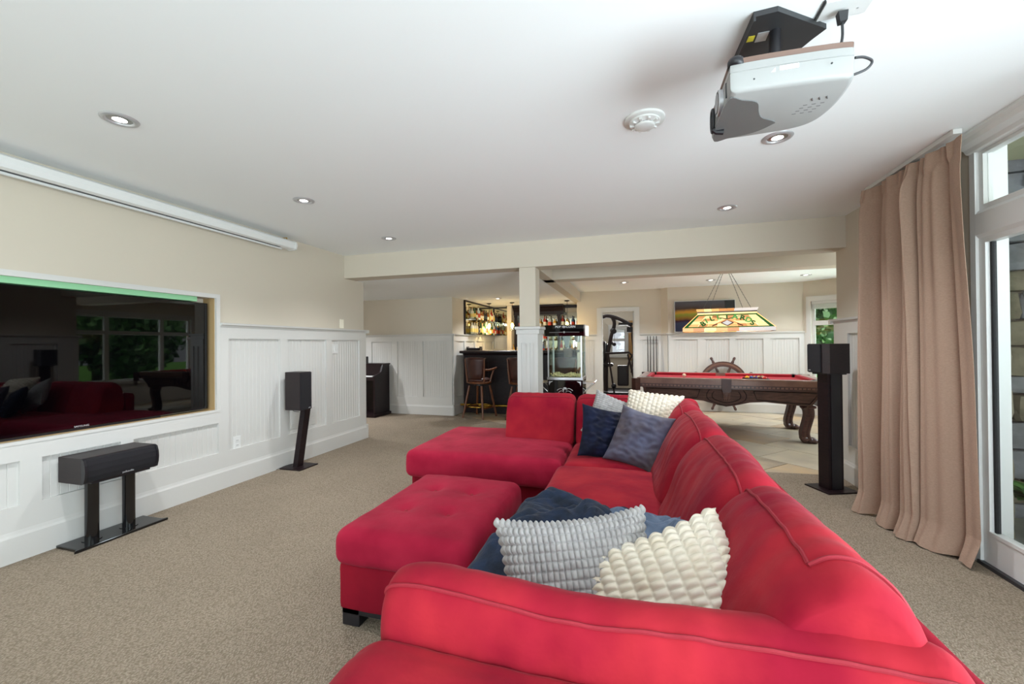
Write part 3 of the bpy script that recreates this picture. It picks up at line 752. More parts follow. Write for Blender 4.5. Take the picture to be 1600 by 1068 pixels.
for k in range(10):
    a = k*math.pi/5; mb.box(0, 0, 0, 0, 0, 0) if 0 else None
    m_ = Matrix.Rotation(a, 4, 'Z'); mb.M = m_; mb.box(.046, .074, -.006, .006, -.034, -.014)
mb.M = Matrix(); mb.lathe([(.052, -.032), (.078, -.022), (.08, -.014)], 32)
mb.build('vent_ring', M['white2'], t)

# projector hanging from a ceiling bracket (front faces the left wall)
t = thing('projector', 'white home projector hanging upside down from a dark ceiling bracket', 'projector', (.5, 1.72, CE))
MP = Matrix.Translation((-.5, -1.72, -CE))
out = [(.325, 1.55)]+catmull([(.332, 1.548), (.45, 1.548), (.65, 1.560), (.688, 1.582), (.702, 1.66), (.70, 1.76), (.672, 1.85), (.60, 1.89), (.45, 1.90), (.332, 1.897)], 5, False)+[(.325, 1.895), (.325, 1.78), (.325, 1.66)]
def body(name, pts, levels, material, parent):
    """stacked outlines: levels = (z, inset, xshift)"""
    n = len(pts); cx = sum(p[0] for p in pts)/n; cy = sum(p[1] for p in pts)/n; v = []; f = []
    for (z, ins) in levels:
        for (x, y) in pts:
            dx, dy = x-cx, y-cy; l = math.hypot(dx, dy); v.append((x-dx/l*ins, y-dy/l*ins, z))
    for i in range(len(levels)-1):
        for k in range(n): f.append((i*n+k, i*n+(k+1) % n, (i+1)*n+(k+1) % n, (i+1)*n+k))
    mb = MB(MP); mb.add(v, f, True); mb.add(v[:n], [tuple(range(n))[::-1]]); mb.add(v[-n:], [tuple(range(n))])
    return mb.build(name, material, parent)
case = body('case', out, [(2.215, .0), (2.19, -.002), (2.188, .001), (2.186, -.002), (2.135, .0), (2.125, .006), (2.12, .018)], M['pcase'], t)
pan_ = catmull([(.322, 1.592), (.373, 1.600), (.425, 1.63), (.448, 1.70), (.47, 1.745), (.524, 1.79), (.520, 1.81), (.47, 1.855), (.388, 1.875), (.325, 1.873)], 5)
MB(MP).prism(pan_, 2.1165, 2.121).build('glossy_panel', M['cardy'], t)
ln = MB(MP).cyl((.330, 1.70, 2.172), (.312, 1.70, 2.172), .045, .045, 28).cyl((.312, 1.70, 2.172), (.309, 1.70, 2.172), .045, .04, 28, caps=False).build('lens_ring', M['silver'], t)
MB(MP).cyl((.3115, 1.70, 2.172), (.308, 1.70, 2.172), .036, .034, 28).build('lens', M['glossblack'], ln)
MB(MP).tube([(.314, 1.815+.024*math.cos(a), 2.165+.044*math.sin(a)) for a in [k*math.pi/10 for k in range(20)]], .006, 8, True).build('lens_cover', M['black'], t)
MB(MP).tube([(.316, 1.80, 2.125), (.325, 1.80, 2.113), (.350, 1.80, 2.110)], [.012, .010, .012], 8).build('lens_cover_arm', M['black'], t)
MB(MP).box(.321, .325, 1.605, 1.612, 2.14, 2.19).build('vent_slot', M['dkgrey'], t)
# buttons and legends underneath
for k in range(3):
    MB(MP).tube([(.60+k*.022, 1.66, 2.1195), (.607+k*.022, 1.675, 2.1195)], .0022, 6).build('button', M['cardy'], t)
for k in range(3):
    for j in range(4):
        MB(MP).box(.588+k*.026-j*.006, .600+k*.026-j*.006, 1.70+j*.018, 1.703+j*.018, 2.1192, 2.1201).build('printed_mark', M['cardy'], t)
MB(MP).box(.40, .458, 1.5468, 1.5485, 2.168, 2.182).build('paper_label', M['label'], t)
MB(MP).box(.47, .525, 1.5468, 1.5485, 2.170, 2.184).build('paper_label', M['label'], t)
for x, z in ((.395, 2.155), (.615, 2.165)): MB(MP).cyl((x, 1.5485, z), (x, 1.546, z), .003, n=10).build('screw', M['dkgrey'], t)
body('bracket_plate', out, [(2.216, .004), (2.232, -.002)], M['brown_edge'], t)
MB(MP).lathe([(0, 2.242), (.022, 2.242), (.026, 2.234), (.026, 2.214), (0, 2.214)], 20, (.345, 1.565, 0)).build('levelling_foot', M['black'], t)
plate = MB(MP).prism([(.41, 1.93), (.425, 1.66), (.50, 1.655), (.70, 1.80), (.67, 1.85), (.62, 1.95)], 2.44, 2.4595)
plate.prism([(.41, 1.93), (.425, 1.66), (.432, 1.66), (.417, 1.93)], 2.425, 2.44)
plate = plate.build('ceiling_plate', M['dkgrey'], t)
MB(MP).box(.43, .455, 1.76, 1.79, 2.4385, 2.4405).build('warning_label', M['labely'], plate)
MB(MP).box(.462, .50, 1.75, 1.80, 2.4385, 2.4405).build('paper_label', M['silver'], plate)
MB(MP).cyl((.52, 1.76, 2.44), (.52, 1.76, 2.23), .019, n=18).cyl((.52, 1.76, 2.30), (.52, 1.76, 2.23), .024, n=18).build('pole', M['black'], t)
MB(MP).lathe([(0, 2.24), (.10, 2.24), (.12, 2.231), (.12, 2.23)], 28, (.50, 1.74, 0)).build('swivel_disc', M['dkgrey'], t)
# ceiling outlet with plug and cord
t = thing('ceiling_outlet', 'white power outlet plate on the ceiling beside the projector bracket', 'outlet', (.73, 1.725, CE))
MB().box(-.075, .075, -.045, .045, -.008, 0, .003).build('cover_plate', M['white2'], t)
MB().box(-.082, -.078, -.05, .05, -.006, 0).build('gap', M['dkgrey'], t)
MB().cyl((.04, .01, -.008), (.04, .01, -.010), .003, n=8).build('screw', M['silver'], t)
t = thing('power_cord', 'dark power cord with plug running from the ceiling outlet to the projector', 'cord', (.72, 1.73, CE-.008))
MB().prism([(-.015, -.01), (.015, -.01), (.012, -.045), (-.010, -.048)], -.012, .012, 'y').build('plug', M['dkgrey'], t)
MB().tube(catmull([(0, 0, -.04), (0, 0, -.10), (-.012, .005, -.15), (-.03, .01, -.19), (-.035, .02, -.225)], 5, False), .0045, 8).build('cable', M['dkgrey'], t)
t = thing('signal_cable', 'short grey cable looping out of the back of the projector', 'cable', (.70, 1.60, 2.19))
MB().tube(catmull([(0, 0, .01), (.03, .01, .012), (.055, .02, .0), (.04, .025, -.02), (.0, .03, -.03)], 6, False), .004, 8).build('cable', M['dkgrey'], t)

# projection screen housing along the left wall
t = thing('projector_screen_case', 'long white roll-up projection screen housing high on the left wall', 'projection screen', (-3.5, 1.6, 2.36))
P8 = [(-.055, .045), (.03, .045), (.05, .03), (.055, .0), (.045, -.035), (.02, -.045), (-.04, -.045), (-.055, -.035)]
MB().prism(P8, -.9, 2.01, 'y').build('housing', M['white2'], t)
MB().prism([(a*1.08, b*1.08) for a, b in P8], 2.01, 2.035, 'y').build('end_cap', M['white2'], t)
MB().box(-.012, .012, -.9, 1.86, -.047, -.0445).build('slot', M['black'], t)
MB().box(-.030, -.012, -.9, 1.90, -.062, -.046).build('bottom_bar', M['white2'], t)
for y in (1.95,): MB().tube([(0, y, .045), (0, y, .07), (-.03, y, .07), (-.055, y, .07)], .006, 6).build('hook', M['gold'], t)
for y in (.0, 1.92): MB().box(-.108, -.055, y, y+.06, -.02, .07).build('wall_bracket', M['white2'], t)

# ------------------------------------------------------------------ television in the recess
t = thing('television', 'large flat black television set into the left wall recess', 'television', (XL-.05, 1.93, 1.22))
MB().box(-.06, 0, -.885, .89, -.485, .455, .004).build('bezel', M['glossblack'], t)
MB().box(-.001, .0035, -.873, .878, -.462, .446).build('screen', M['screen'], t)
text('brand_lettering', 'SAMSUNG', .018, M['gray_text'], t, frame_mtx((.0015, -.0, -.474), (0, 1, 0), (0, 0, 1)))
MB().box(-.055, 0, -.5, .5, -.505, -.485).build('foot_rail', M['black'], t)

# wall plates on the left wall
def plate_(name, label, cat, y, z, w_, h_, m, kind):
    t = thing(name, label, cat, (XL+.0, y, z))
    o0 = .006 if kind != 'blank' else 0
    MB().box(o0, o0+.008, -w_/2, w_/2, -h_/2, h_, .0025) if 0 else None
    MB().box(o0, o0+.008, -w_/2, w_/2, -h_/2, h_/2, .0025).build('cover_plate', m, t)
    if kind == 'outlet':
        for dz in (-.022, .022):
            MB().box(o0+.0075, o0+.011, -.017, .017, dz-.014, dz+.014, .002).build('socket', m, t)
            MB().box(o0+.0105, o0+.0115, -.008, -.005, dz-.006, dz+.006).box(o0+.0105, o0+.0115, .005, .008, dz-.006, dz+.006).build('slot', M['dkgrey'], t)
    if kind == 'switch':
        MB().box(o0+.0075, o0+.012, -.017, .017, -.033, .033, .002).build('rocker', m, t)
    return t
plate_('wall_switch', 'white rocker light switch on the white panelling left of the corner', 'switch', 4.40, 1.25, .12, .12, M['white2'], 'switch')
plate_('wall_plate', 'cream blank wall plate on the beige wall above the panelling', 'wall plate', 4.54, 1.57, .07, .115, M['cream'], 'blank')
plate_('wall_outlet', 'white electrical outlet low on the panelling left of the leaning speaker stand', 'outlet', 3.05, .38, .075, .12, M['white2'], 'outlet')
t = thing('air_vent', 'white louvred air vent low on the panelling behind the leaning speaker stand', 'vent', (XL+.006, 3.88, .50))
MB().box(0, .008, -.20, .20, -.12, .12, .002).build('frame', M['white'], t)
for k in range(9): MB().box(.006, .014, -.17, .17, -.09+k*.02, -.082+k*.02).build('louvre', M['white'], t)

# ------------------------------------------------------------------ speakers
# centre speaker
t = thing('speaker_stand', 'black twin-column speaker stand below the television', 'speaker stand', (-3.455, 2.0, 0))
MB().prism([(-.112, -.25), (.085, -.25), (.112, -.275), (.112, .27), (.085, .245), (-.112, .245)], 0, .018).build('base_plate', M['glossblack'], t, bevel=.004)
for y in (-.125, .085): MB().cyl((0, y, .018), (0, y, .405), .036, n=24).cyl((0, y, .018), (0, y, .022), .05, n=24).build('column', M['glossblack'], t)
MB().box(-.07, .08, -.17, .17, .402, .415).build('top_plate', M['black'], t)
t = thing('centre_speaker', 'wide dark centre speaker on the twin-column stand', 'speaker', (-3.455, 1.99, .415))
MB().box(-.125, .095, -.222, .205, 0, .165, .003).build('cabinet', M['blackwood'], t)
gp = [(.095, 0.004), (.112, .012), (.124, .045), (.128, .082), (.124, .12), (.112, .152), (.095, .161)]
MB().prism(gp, -.209, .192, 'y').build('grille', M['grille'], t)
MB().prism([(.095, 0.0), (.118, .010), (.130, .045), (.134, .082), (.130, .12), (.118, .155), (.095, .165)], .192, .205, 'y').build('grille_trim', M['black'], t)
MB().prism([(.095, 0.0), (.118, .010), (.130, .045), (.134, .082), (.130, .12), (.118, .155), (.095, .165)], -.222, -.209, 'y').build('grille_trim', M['black'], t)
text('badge', 'polkaudio', .017, M['gray_text'], t, frame_mtx((.1205, .02, .024), (0, 1, 0), (0, 0, 1)))
# left bookshelf speaker on a leaning stand
t = thing('speaker_stand', 'dark brown speaker stand with a leaning post against the left wall', 'speaker stand', (-3.43, 3.63, 0))
MB().box(-.13, .13, -.13, .13, 0, .012, .003).build('base_plate', M['darkwood'], t)
pm = [(-.03, -.045, .012), (.03, -.045, .012), (.03, .035, .012), (-.03, .035, .012)]
v = [(x-.01, y, z) for x, y, z in pm]+[(x+.015, y+.085, .61) for x, y, z in pm]
MB().add(v, [(3, 2, 1, 0), (4, 5, 6, 7), (0, 1, 5, 4), (1, 2, 6, 5), (2, 3, 7, 6), (3, 0, 4, 7)]).build('post', M['darkwood'], t)
MB().tube(catmull([(-.06, .0, .62), (-.05, -.02, .595), (-.03, .03, .58)], 5, False), .003, 6).build('cable', M['black'], t)
MB().tube(catmull([(-.04, -.03, .04), (-.09, -.08, .03), (-.13, -.17, .008)], 5, False), .003, 6).build('cable', M['black'], t)
t = thing('bookshelf_speaker', 'dark walnut bookshelf speaker on the leaning stand by the left wall', 'speaker', (-3.43, 3.625, .612))
MB().box(-.10, .09, -.077, .077, 0, .40, .003).build('cabinet', M['blackwood'], t)
MB().box(.09, .104, -.075, .075, .003, .397, .004).build('grille', M['grille'], t)
text('badge', 'polk', .016, M['gray_text'], t, frame_mtx((.1045, .045, .02), (0, 1, 0), (0, 0, 1)))
# right surround speaker on tall stand
t = thing('speaker_stand', 'tall dark speaker stand with flat square base beside the curtain', 'speaker stand', (1.65, 4.265, 0), R(22))
MB().box(-.145, .145, -.13, .13, 0, .012, .003).build('base_plate', M['darkwood'], t)
MB().box(-.07, .07, -.05, .06, .012, 1.0, .004).build('post', M['darkwood'], t)
MB().box(-.045, .045, -.056, -.049, .012, 1.0).build('cable_channel', M['black'], t)
MB().box(-.09, .09, -.07, .09, 1.0, 1.012).build('top_plate', M['black'], t)
t = thing('surround_speaker', 'squat black speaker on the tall stand by the curtain', 'speaker', (1.645, 4.265, 1.012), R(14))
MB().prism([(-.10, .12), (-.10, -.06), (-.065, -.10), (.10, -.10), (.10, .12)], 0, .255).build('cabinet', M['blackwood'], t)
MB().box(-.113, -.1, -.05, .115, .006, .249, .003).build('grille', M['grille'], t)
text('badge', 'polk', .016, M['gray_text'], t, frame_mtx((-.1135, .085, .022), (0, -1, 0), (0, 0, 1)))

# ------------------------------------------------------------------ games room: billiard table
prz = R(-7)
pt = thing('billiard_table', 'carved wooden billiard table with red cloth and claw feet', 'billiard table', (1.27, 6.78, 0), prz)
LX, LY = 1.16, .68
def poolrails():
    # wooden rails around, mitred corners, with rounded outer edge
    o = [(-LX+.05, -LY), (LX-.05, -LY), (LX, -LY+.05), (LX, LY-.05), (LX-.05, LY), (-LX+.05, LY), (-LX, LY-.05), (-LX, -LY+.05)]
    i_ = [(-LX+.17, -LY+.12), (LX-.17, -LY+.12), (LX-.12, -LY+.17), (LX-.12, LY-.17), (LX-.17, LY-.12), (-LX+.17, LY-.12), (-LX+.12, LY-.17), (-LX+.12, -LY+.17)]
    mb = MB(); n = 8
    z = [(o, .72), (o, .785), ([(a*.992, b*.99) for a, b in o], .80), (i_, .80), (i_, .755)]
    v = []
    for r_, zz in z: v += [(a, b, zz) for a, b in r_]
    f = []
    for k in range(4):
        for j in range(n): f.append((k*n+j, k*n+(j+1) % n, (k+1)*n+(j+1) % n, (k+1)*n+j))
    mb.add(v, f); return mb
poolrails().build('rail', M['mahog2'], pt, bevel=.004)
MB().box(-LX+.1, LX-.1, -LY+.1, LY-.1, .73, .757).build('playing_cloth', M['felt'], pt)
cz = [(0, .757), (.055, .757), (.05, .795), (0, .80)]
for sg in (-1, 1):
    for (a, b) in ((-LX+.2, -.07), (.07, LX-.2)):
        y0 = sg*(LY-.118); MB().prism([(y0-sg*q, z) for q, z in cz], a, b, 'x').build('cushion', M['felt'], pt)
    x0 = sg*(LX-.118); MB().prism([(x0-sg*q, z) for q, z in cz], -LY+.2, LY-.2, 'y').build('cushion', M['felt'], pt)
pk = [(-LX+.13, -LY+.13), (LX-.13, -LY+.13), (-LX+.13, LY-.13), (LX-.13, LY-.13), (0, -LY+.06), (0, LY-.06)]
for (x, y) in pk: MB().lathe([(.0, .758), (.055, .758), (.06, .799), (.066, .803), (.07, .797)], 20, (x, y, 0)).build('pocket', M['black'], pt)
# leather pocket nets with fringe
for (x, y) in ((0, -LY), (-LX, -LY), (LX, -LY), (0, LY), (-LX, LY), (LX, LY)):
    mb = MB()
    if x == 0: mb.prism([(-.06, .80), (.06, .80), (.055, .64), (.02, .60), (0, .55), (-.03, .60), (-.055, .66)], y-.02 if y < 0 else y-.01, y+.01 if y < 0 else y+.02, 'y')
    else:
        mb.prism([(x-.06, y), (x, y-.06 if y < 0 else y+.06), (x+.06, y)], .62, .79)
    p = mb.build('pocket_shield', M['leather'], pt)
    f = MB()
    for k in range(7):
        dx = (k-3)*.014; yy = y-(.022 if y < 0 else -.022)
        f.tube([(x+dx, yy, .63), (x+dx*.8, yy, .54-.02*(k % 2))], .003, 5)
    f.build('fringe', M['mahog2'], p)
# dentil moulding
for sg in (-1, 1):
    MB().box(-LX+.05, LX-.05, sg*(LY-.015), sg*(LY-.04), .665, .725).build('moulding', M['mahog'], pt)
    MB().box(sg*(LX-.015), sg*(LX-.04), -LY+.05, LY-.05, .665, .725).build('moulding', M['mahog'], pt)
dm = MB()
for sg in (-1, 1):
    n = 46
    for k in range(n):
        x = -LX+.1+k*(2*LX-.2)/(n-1)
        dm.box(x-.014, x+.014, sg*(LY-.017), sg*(LY-.008), .685, .706)
    for k in range(24):
        y = -LY+.1+k*(2*LY-.2)/23; dm.box(sg*(LX-.017), sg*(LX-.008), y-.014, y+.014, .685, .706)
tag(dm.build('dentil_blocks', M['mahog2'], pt), kind='stuff')
def apron(sg):
    top = [(-LX+.08, .665), (LX-.08, .665)]
    bot = [(LX-.2, .47), (LX-.35, .475), (.45, .505), (.28, .49), (.14, .45), (0, .42), (-.14, .45), (-.28, .49), (-.45, .505), (-LX+.35, .475), (-LX+.2, .47)]
    P_ = top+bot; mb = MB()
    v = []
    for dy in (0, .03):
        for (x, z) in P_:
            k = (.665-z)/.2; v.append((x*(1-.0*k), sg*(LY-.05-dy-.05*k), z))
    n = len(P_); mb.add(v, [tuple(range(n))[::-1], tuple(range(n, 2*n))]+[(i, (i+1) % n, n+(i+1) % n, n+i) for i in range(n)])
    a = mb.build('apron', M['mahog'], pt)
    ring = [(-.2, .655), (-.24, .58), (-.2, .50), (0, .44), (.2, .50), (.24, .58), (.2, .655)]
    fy = lambda z: sg*(LY-.046-.05*(.665-z)/.2)
    for rr in (1, .72):
        pts = [(x*rr, fy(.57+(z-.57)*rr), .57+(z-.57)*rr) for x, z in catmull(ring, 4, False)]
        MB().tube(pts, .005, 6).build('inlay', M['darkwood'], a)
    for s2 in (-1, 1):
        pts = [(s2*.32, fy(.645), .645), (s2*(LX-.13), fy(.645), .645), (s2*(LX-.22), fy(.50), .50), (s2*(LX-.4), fy(.505), .505), (s2*.36, fy(.53), .53), (s2*.32, fy(.645), .645)]
        MB().tube(pts, .005, 6).build('inlay', M['darkwood'], a)
apron(-1); apron(1)
for sg in (-1, 1): MB().prism([(-LY+.09, .665), (LY-.09, .665), (LY-.16, .47), (-LY+.16, .47)], sg*(LX-.09), sg*(LX-.13), 'x').build('end_apron', M['mahog'], pt)
def ramleg(x, y, sx):
    l = MB()
    pr = [(.03, .46), (.055, .42), (.06, .35), (.04, .27), (.015, .19), (.0, .12), (.012, .06), (.04, .03)]
    mb = None
    l.lathe([(0, .47), (.075, .47), (.09, .46), (.09, .445), (.075, .435), (0, .435)], 20, (x, y, 0))
    for k, dy in enumerate((-.055, 0, .055)):
        pts = [(x+sx*a*.8, y+dy*(.85+.15*abs(z-.2)*2), z) for a, z in catmull([(a-.02, z) for a, z in pr], 4, False)]
        rr = [.036-.010*math.sin(min(1, i/len(pts))*math.pi*.95)+(.004 if i > len(pts)-6 else 0) for i in range(len(pts))]
        l.tube(pts, rr, 10); l.tube([(p[0]-sx*.045, p[1], p[2]) for p in pts], [q*1.25 for q in rr], 8)
        l.ball((x+sx*.05, y+dy*1.1, .03), .034, 8, (1.4, .9, .9))
    l.box(x-.06, x+.085 if sx > 0 else x+.06, y-.06, y+.06, 0, .014, .003) if sx > 0 else l.box(x-.085, x+.06, y-.06, y+.06, 0, .014, .003)
    return l.build('leg', M['mahog'], pt)
for sx in (-1, 1):
    for sy in (-1, 1): ramleg(sx*(LX-.22), sy*(LY-.19), sx)
# balls
bc = ['f2c21c', '1c3f9e', 'c8201e', '4a2a80', 'e0701c', '1c7a3c', '7a1c20', '141416', 'f2c21c', '1c3f9e', 'c8201e', '4a2a80', 'e0701c', '1c7a3c', '7a1c20']
bn = ['yellow', 'blue', 'red', 'purple', 'orange', 'green', 'maroon', 'black', 'yellow', 'blue', 'red', 'purple', 'orange', 'green', 'maroon']
def pw_(lx, ly, z): c, s = math.cos(prz), math.sin(prz); return (1.27+lx*c-ly*s, 6.78+lx*s+ly*c, z)
rk = thing('ball_rack', 'dark triangular rack around the racked billiard balls', 'ball rack', pw_(.42, -.12, .757), prz)
tri = [(-.17, 0), (.13, -.185), (.13, .185)]
MB().tube([(a, b, .02) for a, b in tri], .010, 6, True).build('frame', M['darkwood'], rk)
k = 0
for i in range(5):
    for j in range(i+1):
        lx = .42-.118+i*.050; ly = -.12+(j-i/2)*.0575
        o = MB().ball((0, 0, 0), .0285, 10).build('billiard_ball', mat('ball_'+bn[k], bc[k], .08, coat=.5), None)
        o.location = pw_(lx, ly, .7855)
        pos = ['at the tip', 'in the second row', 'in the middle row', 'in the fourth row', 'in the back row'][i]
        side = '' if i == 0 else (' nearest the camera side' if j == 0 else (' on the wall side' if j == i else ''))
        tag(o, f"{bn[k]} {'striped' if k > 7 else 'solid'} billiard ball {pos} of the rack{side}", 'ball', 'racked billiard balls')
        if k > 7: o.data.materials.clear(); o.data.materials.append(mat('ball_'+bn[k], bc[k], .08))
        k += 1
o = MB().ball((0, 0, 0), .0285, 12).build('billiard_ball', mat('ball_cue', 'f0dfc8', .08, coat=.5)); o.location = (.757, 6.95, .7855)
tag(o, 'cream cue ball alone at the left end of the red cloth', 'ball')

# ------------------------------------------------------------------ billiard lamp with art glass
lt = thing('billiard_lamp', 'stained-glass billiards lamp hanging on chains above the table', 'pendant lamp', (1.36, 6.95, 1.455), prz)
BL, BW, TL_, TW = .61, .21, .40, .06
Z1, Z2, Z3 = .055, .265, .275
def face_pt(side, s, t):      # side: 0 front 1 back; s in -1..1, t 0..1
    sg = -1 if side == 0 else 1
    hl = BL+(TL_-BL)*t; hw = BW+(TW-BW)*t
    return Vector((s*hl*(-sg if 0 else 1), sg*hw, Z1+(Z2-Z1)*t))
def pane_quad(p4, m, parent, name='glass_pane', th=.003, shr=.0015):
    c = sum(p4, Vector())/4; nrm = (p4[1]-p4[0]).cross(p4[3]-p4[0]).normalized()
    q = [p+(c-p).normalized()*shr for p in p4]
    v = [tuple(a) for a in q]+[tuple(a+nrm*th) for a in q]
    return MB().add(v, [(3, 2, 1, 0), (4, 5, 6, 7), (0, 1, 5, 4), (1, 2, 6, 5), (2, 3, 7, 6), (3, 0, 4, 7)]).build(name, m, parent, fix=False)
shade = MB().tube([(-BL, -BW, 0), (BL, -BW, 0), (BL, BW, 0), (-BL, BW, 0)], .004, 6, True).build('shade_frame', M['darkwood'], lt)
for side in (0, 1):
    sg = -1 if side == 0 else 1
    cols = 8; rows = 4
    for i in range(cols):
        for j in range(rows):
            s0, s1 = -.89+i*1.78/cols, -.89+(i+1)*1.78/cols; t0, t1 = .06+j*.82/rows, .06+(j+1)*.82/rows
            p = [face_pt(side, s0, t0), face_pt(side, s1, t0), face_pt(side, s1, t1), face_pt(side, s0, t1)]
            pane_quad(p, M[['am', 'am2', 'am', 'am3'][(i*3+j*5+(i*j)) % 4]], lt)
    for (s0, s1, t0, t1) in ((-.975, -.89, .06, .88), (.89, .975, .06, .88), (-.975, .975, 0, .06), (-.975, .975, .88, .97)):
        pane_quad([face_pt(side, s0, t0), face_pt(side, s1, t0), face_pt(side, s1, t1), face_pt(side, s0, t1)], M['gr'], lt, 'border_pane')
    for i in range(8):
        a, b = -BL+i*BL/4, -BL+(i+1)*BL/4
        pane_quad([Vector((a, sg*BW, 0)), Vector((b, sg*BW, 0)), Vector((b, sg*BW, Z1)), Vector((a, sg*BW, Z1))], M[['am', 'am3', 'am2', 'am', 'am3', 'wh', 'wh', 'wh'][i]], lt, 'skirt_pane')
        a, b = -TL_+i*TL_/4, -TL_+(i+1)*TL_/4
        pane_quad([Vector((a, sg*TW, Z2)), Vector((b, sg*TW, Z2)), Vector((b, sg*TW, Z2+.02)), Vector((a, sg*TW, Z2+.02))], M['am2'], lt, 'neck_pane')
        pane_quad([Vector((a, sg*TW, .305)), Vector((b, sg*TW, .305)), Vector((b*1.04, sg*(TW+.03), .345)), Vector((a*1.04, sg*(TW+.03), .345))], M[['am', 'am2', 'am', 'am3', 'am3', 'wh', 'wh', 'wh'][i]], lt, 'crown_pane')
    # picture: diamond, crossed cues, lettering
    xd = Vector((1, 0, 0)) if side == 0 else Vector((-1, 0, 0))
    yd = (face_pt(side, 0, 1)-face_pt(side, 0, 0)).normalized()
    o0 = face_pt(side, 0, 0); FM = frame_mtx(o0, xd, yd)
    H_ = (face_pt(side, 0, 1)-o0).length
    FMo = FM @ Matrix.Translation((0, 0, .0035))
    def flat(poly, m, name, h=.002):
        MB(FMo).prism(poly, 0, h).build(name, m, lt)
    flat([(-.09, .32*H_), (0, .08*H_), (.09, .32*H_), (0, .56*H_)], M['br'], 'diamond_pane')
    flat([(-.065, .32*H_), (0, .14*H_), (.065, .32*H_), (0, .50*H_)], M['wh'], 'diamond_centre', .0035)
    for sg2 in (-1, 1):
        flat([(sg2*.20, .10*H_), (sg2*.19, .20*H_), (-sg2*.0, .60*H_), (-sg2*.0, .52*H_)][::sg2 if sg2 > 0 else 1], M['am3'], 'cue_butt', .004)
        flat([(-sg2*.0, .56*H_), (-sg2*.0, .62*H_), (-sg2*.20, .84*H_), (-sg2*.20, .82*H_)], M['br'], 'cue_tip', .004)
        flat([(sg2*.20, .08*H_), (sg2*.205, .13*H_), (sg2*.13, .28*H_), (sg2*.13, .22*H_)], M['br'], 'cue_wrap', .005)
    word = 'BILLIARDS'
    for i, ch in enumerate(word):
        a = (i-4)/4; ang = a*.62
        x = .325*math.sin(a*1.3)/math.sin(1.3); y = (.76-.50*a*a)*H_
        text('letter', ch, .118, M['gr'] if i % 2 == 0 else M['gr2'], lt, FMo @ Matrix.Translation((x, y, .004)) @ Matrix.Rotation(-ang*.8, 4, 'Z'), .0015, bold=.004)
for sg in (-1, 1):
    p = [Vector((sg*BL, -BW, Z1)), Vector((sg*BL, BW, Z1)), Vector((sg*TL_, TW, Z2)), Vector((sg*TL_, -TW, Z2))]
    pane_quad(p, M['am'], lt, 'end_pane')
    pane_quad([Vector((sg*BL, -BW, 0)), Vector((sg*BL, BW, 0)), Vector((sg*BL, BW, Z1)), Vector((sg*BL, -BW, Z1))], M['am3'], lt, 'skirt_pane')
MB().box(-TL_, TL_, -TW, TW, .285, .305).build('crown_base', M['mahog'], lt)
for (x, y) in ((-.34, -.05), (-.24, .05), (.24, .05), (.34, -.05)):
    top = Vector((math.copysign(.05 if abs(x) > .3 else .03, x), 0, POOLC-1.455)); b = Vector((x, y, .305)); n = 30
    mb = MB()
    for k in range(n):
        c0 = b.lerp(top, k/n); c1 = b.lerp(top, (k+1.25)/n)
        sd = Vector((.004, 0, 0)) if k % 2 else Vector((0, .004, 0))
        mb.tube([c0+sd, c1+sd], .0022, 4); mb.tube([c0-sd, c1-sd], .0022, 4)
    mb.build('chain', M['dkgrey'], lt)
MB().lathe([(0, POOLC-1.455-.03), (.03, POOLC-1.455-.03), (.06, POOLC-1.455-.002), (.06, POOLC-1.455)], 20).build('ceiling_rose', M['dkgrey'], lt)
for x in (-.3, 0, .3):
    bl = MB().ball((x, 0, .14), .03, 8).build('bulb', M['flame'], lt)
    l = bpy.data.lights.new('billiard_bulb', 'POINT'); l.energy = 2; l.color = (1, .86, .66); l.shadow_soft_size = .03
    o = bpy.data.objects.new('billiard_bulb', l); COL.objects.link(o); o.parent = lt; o.location = (x, 0, .05)

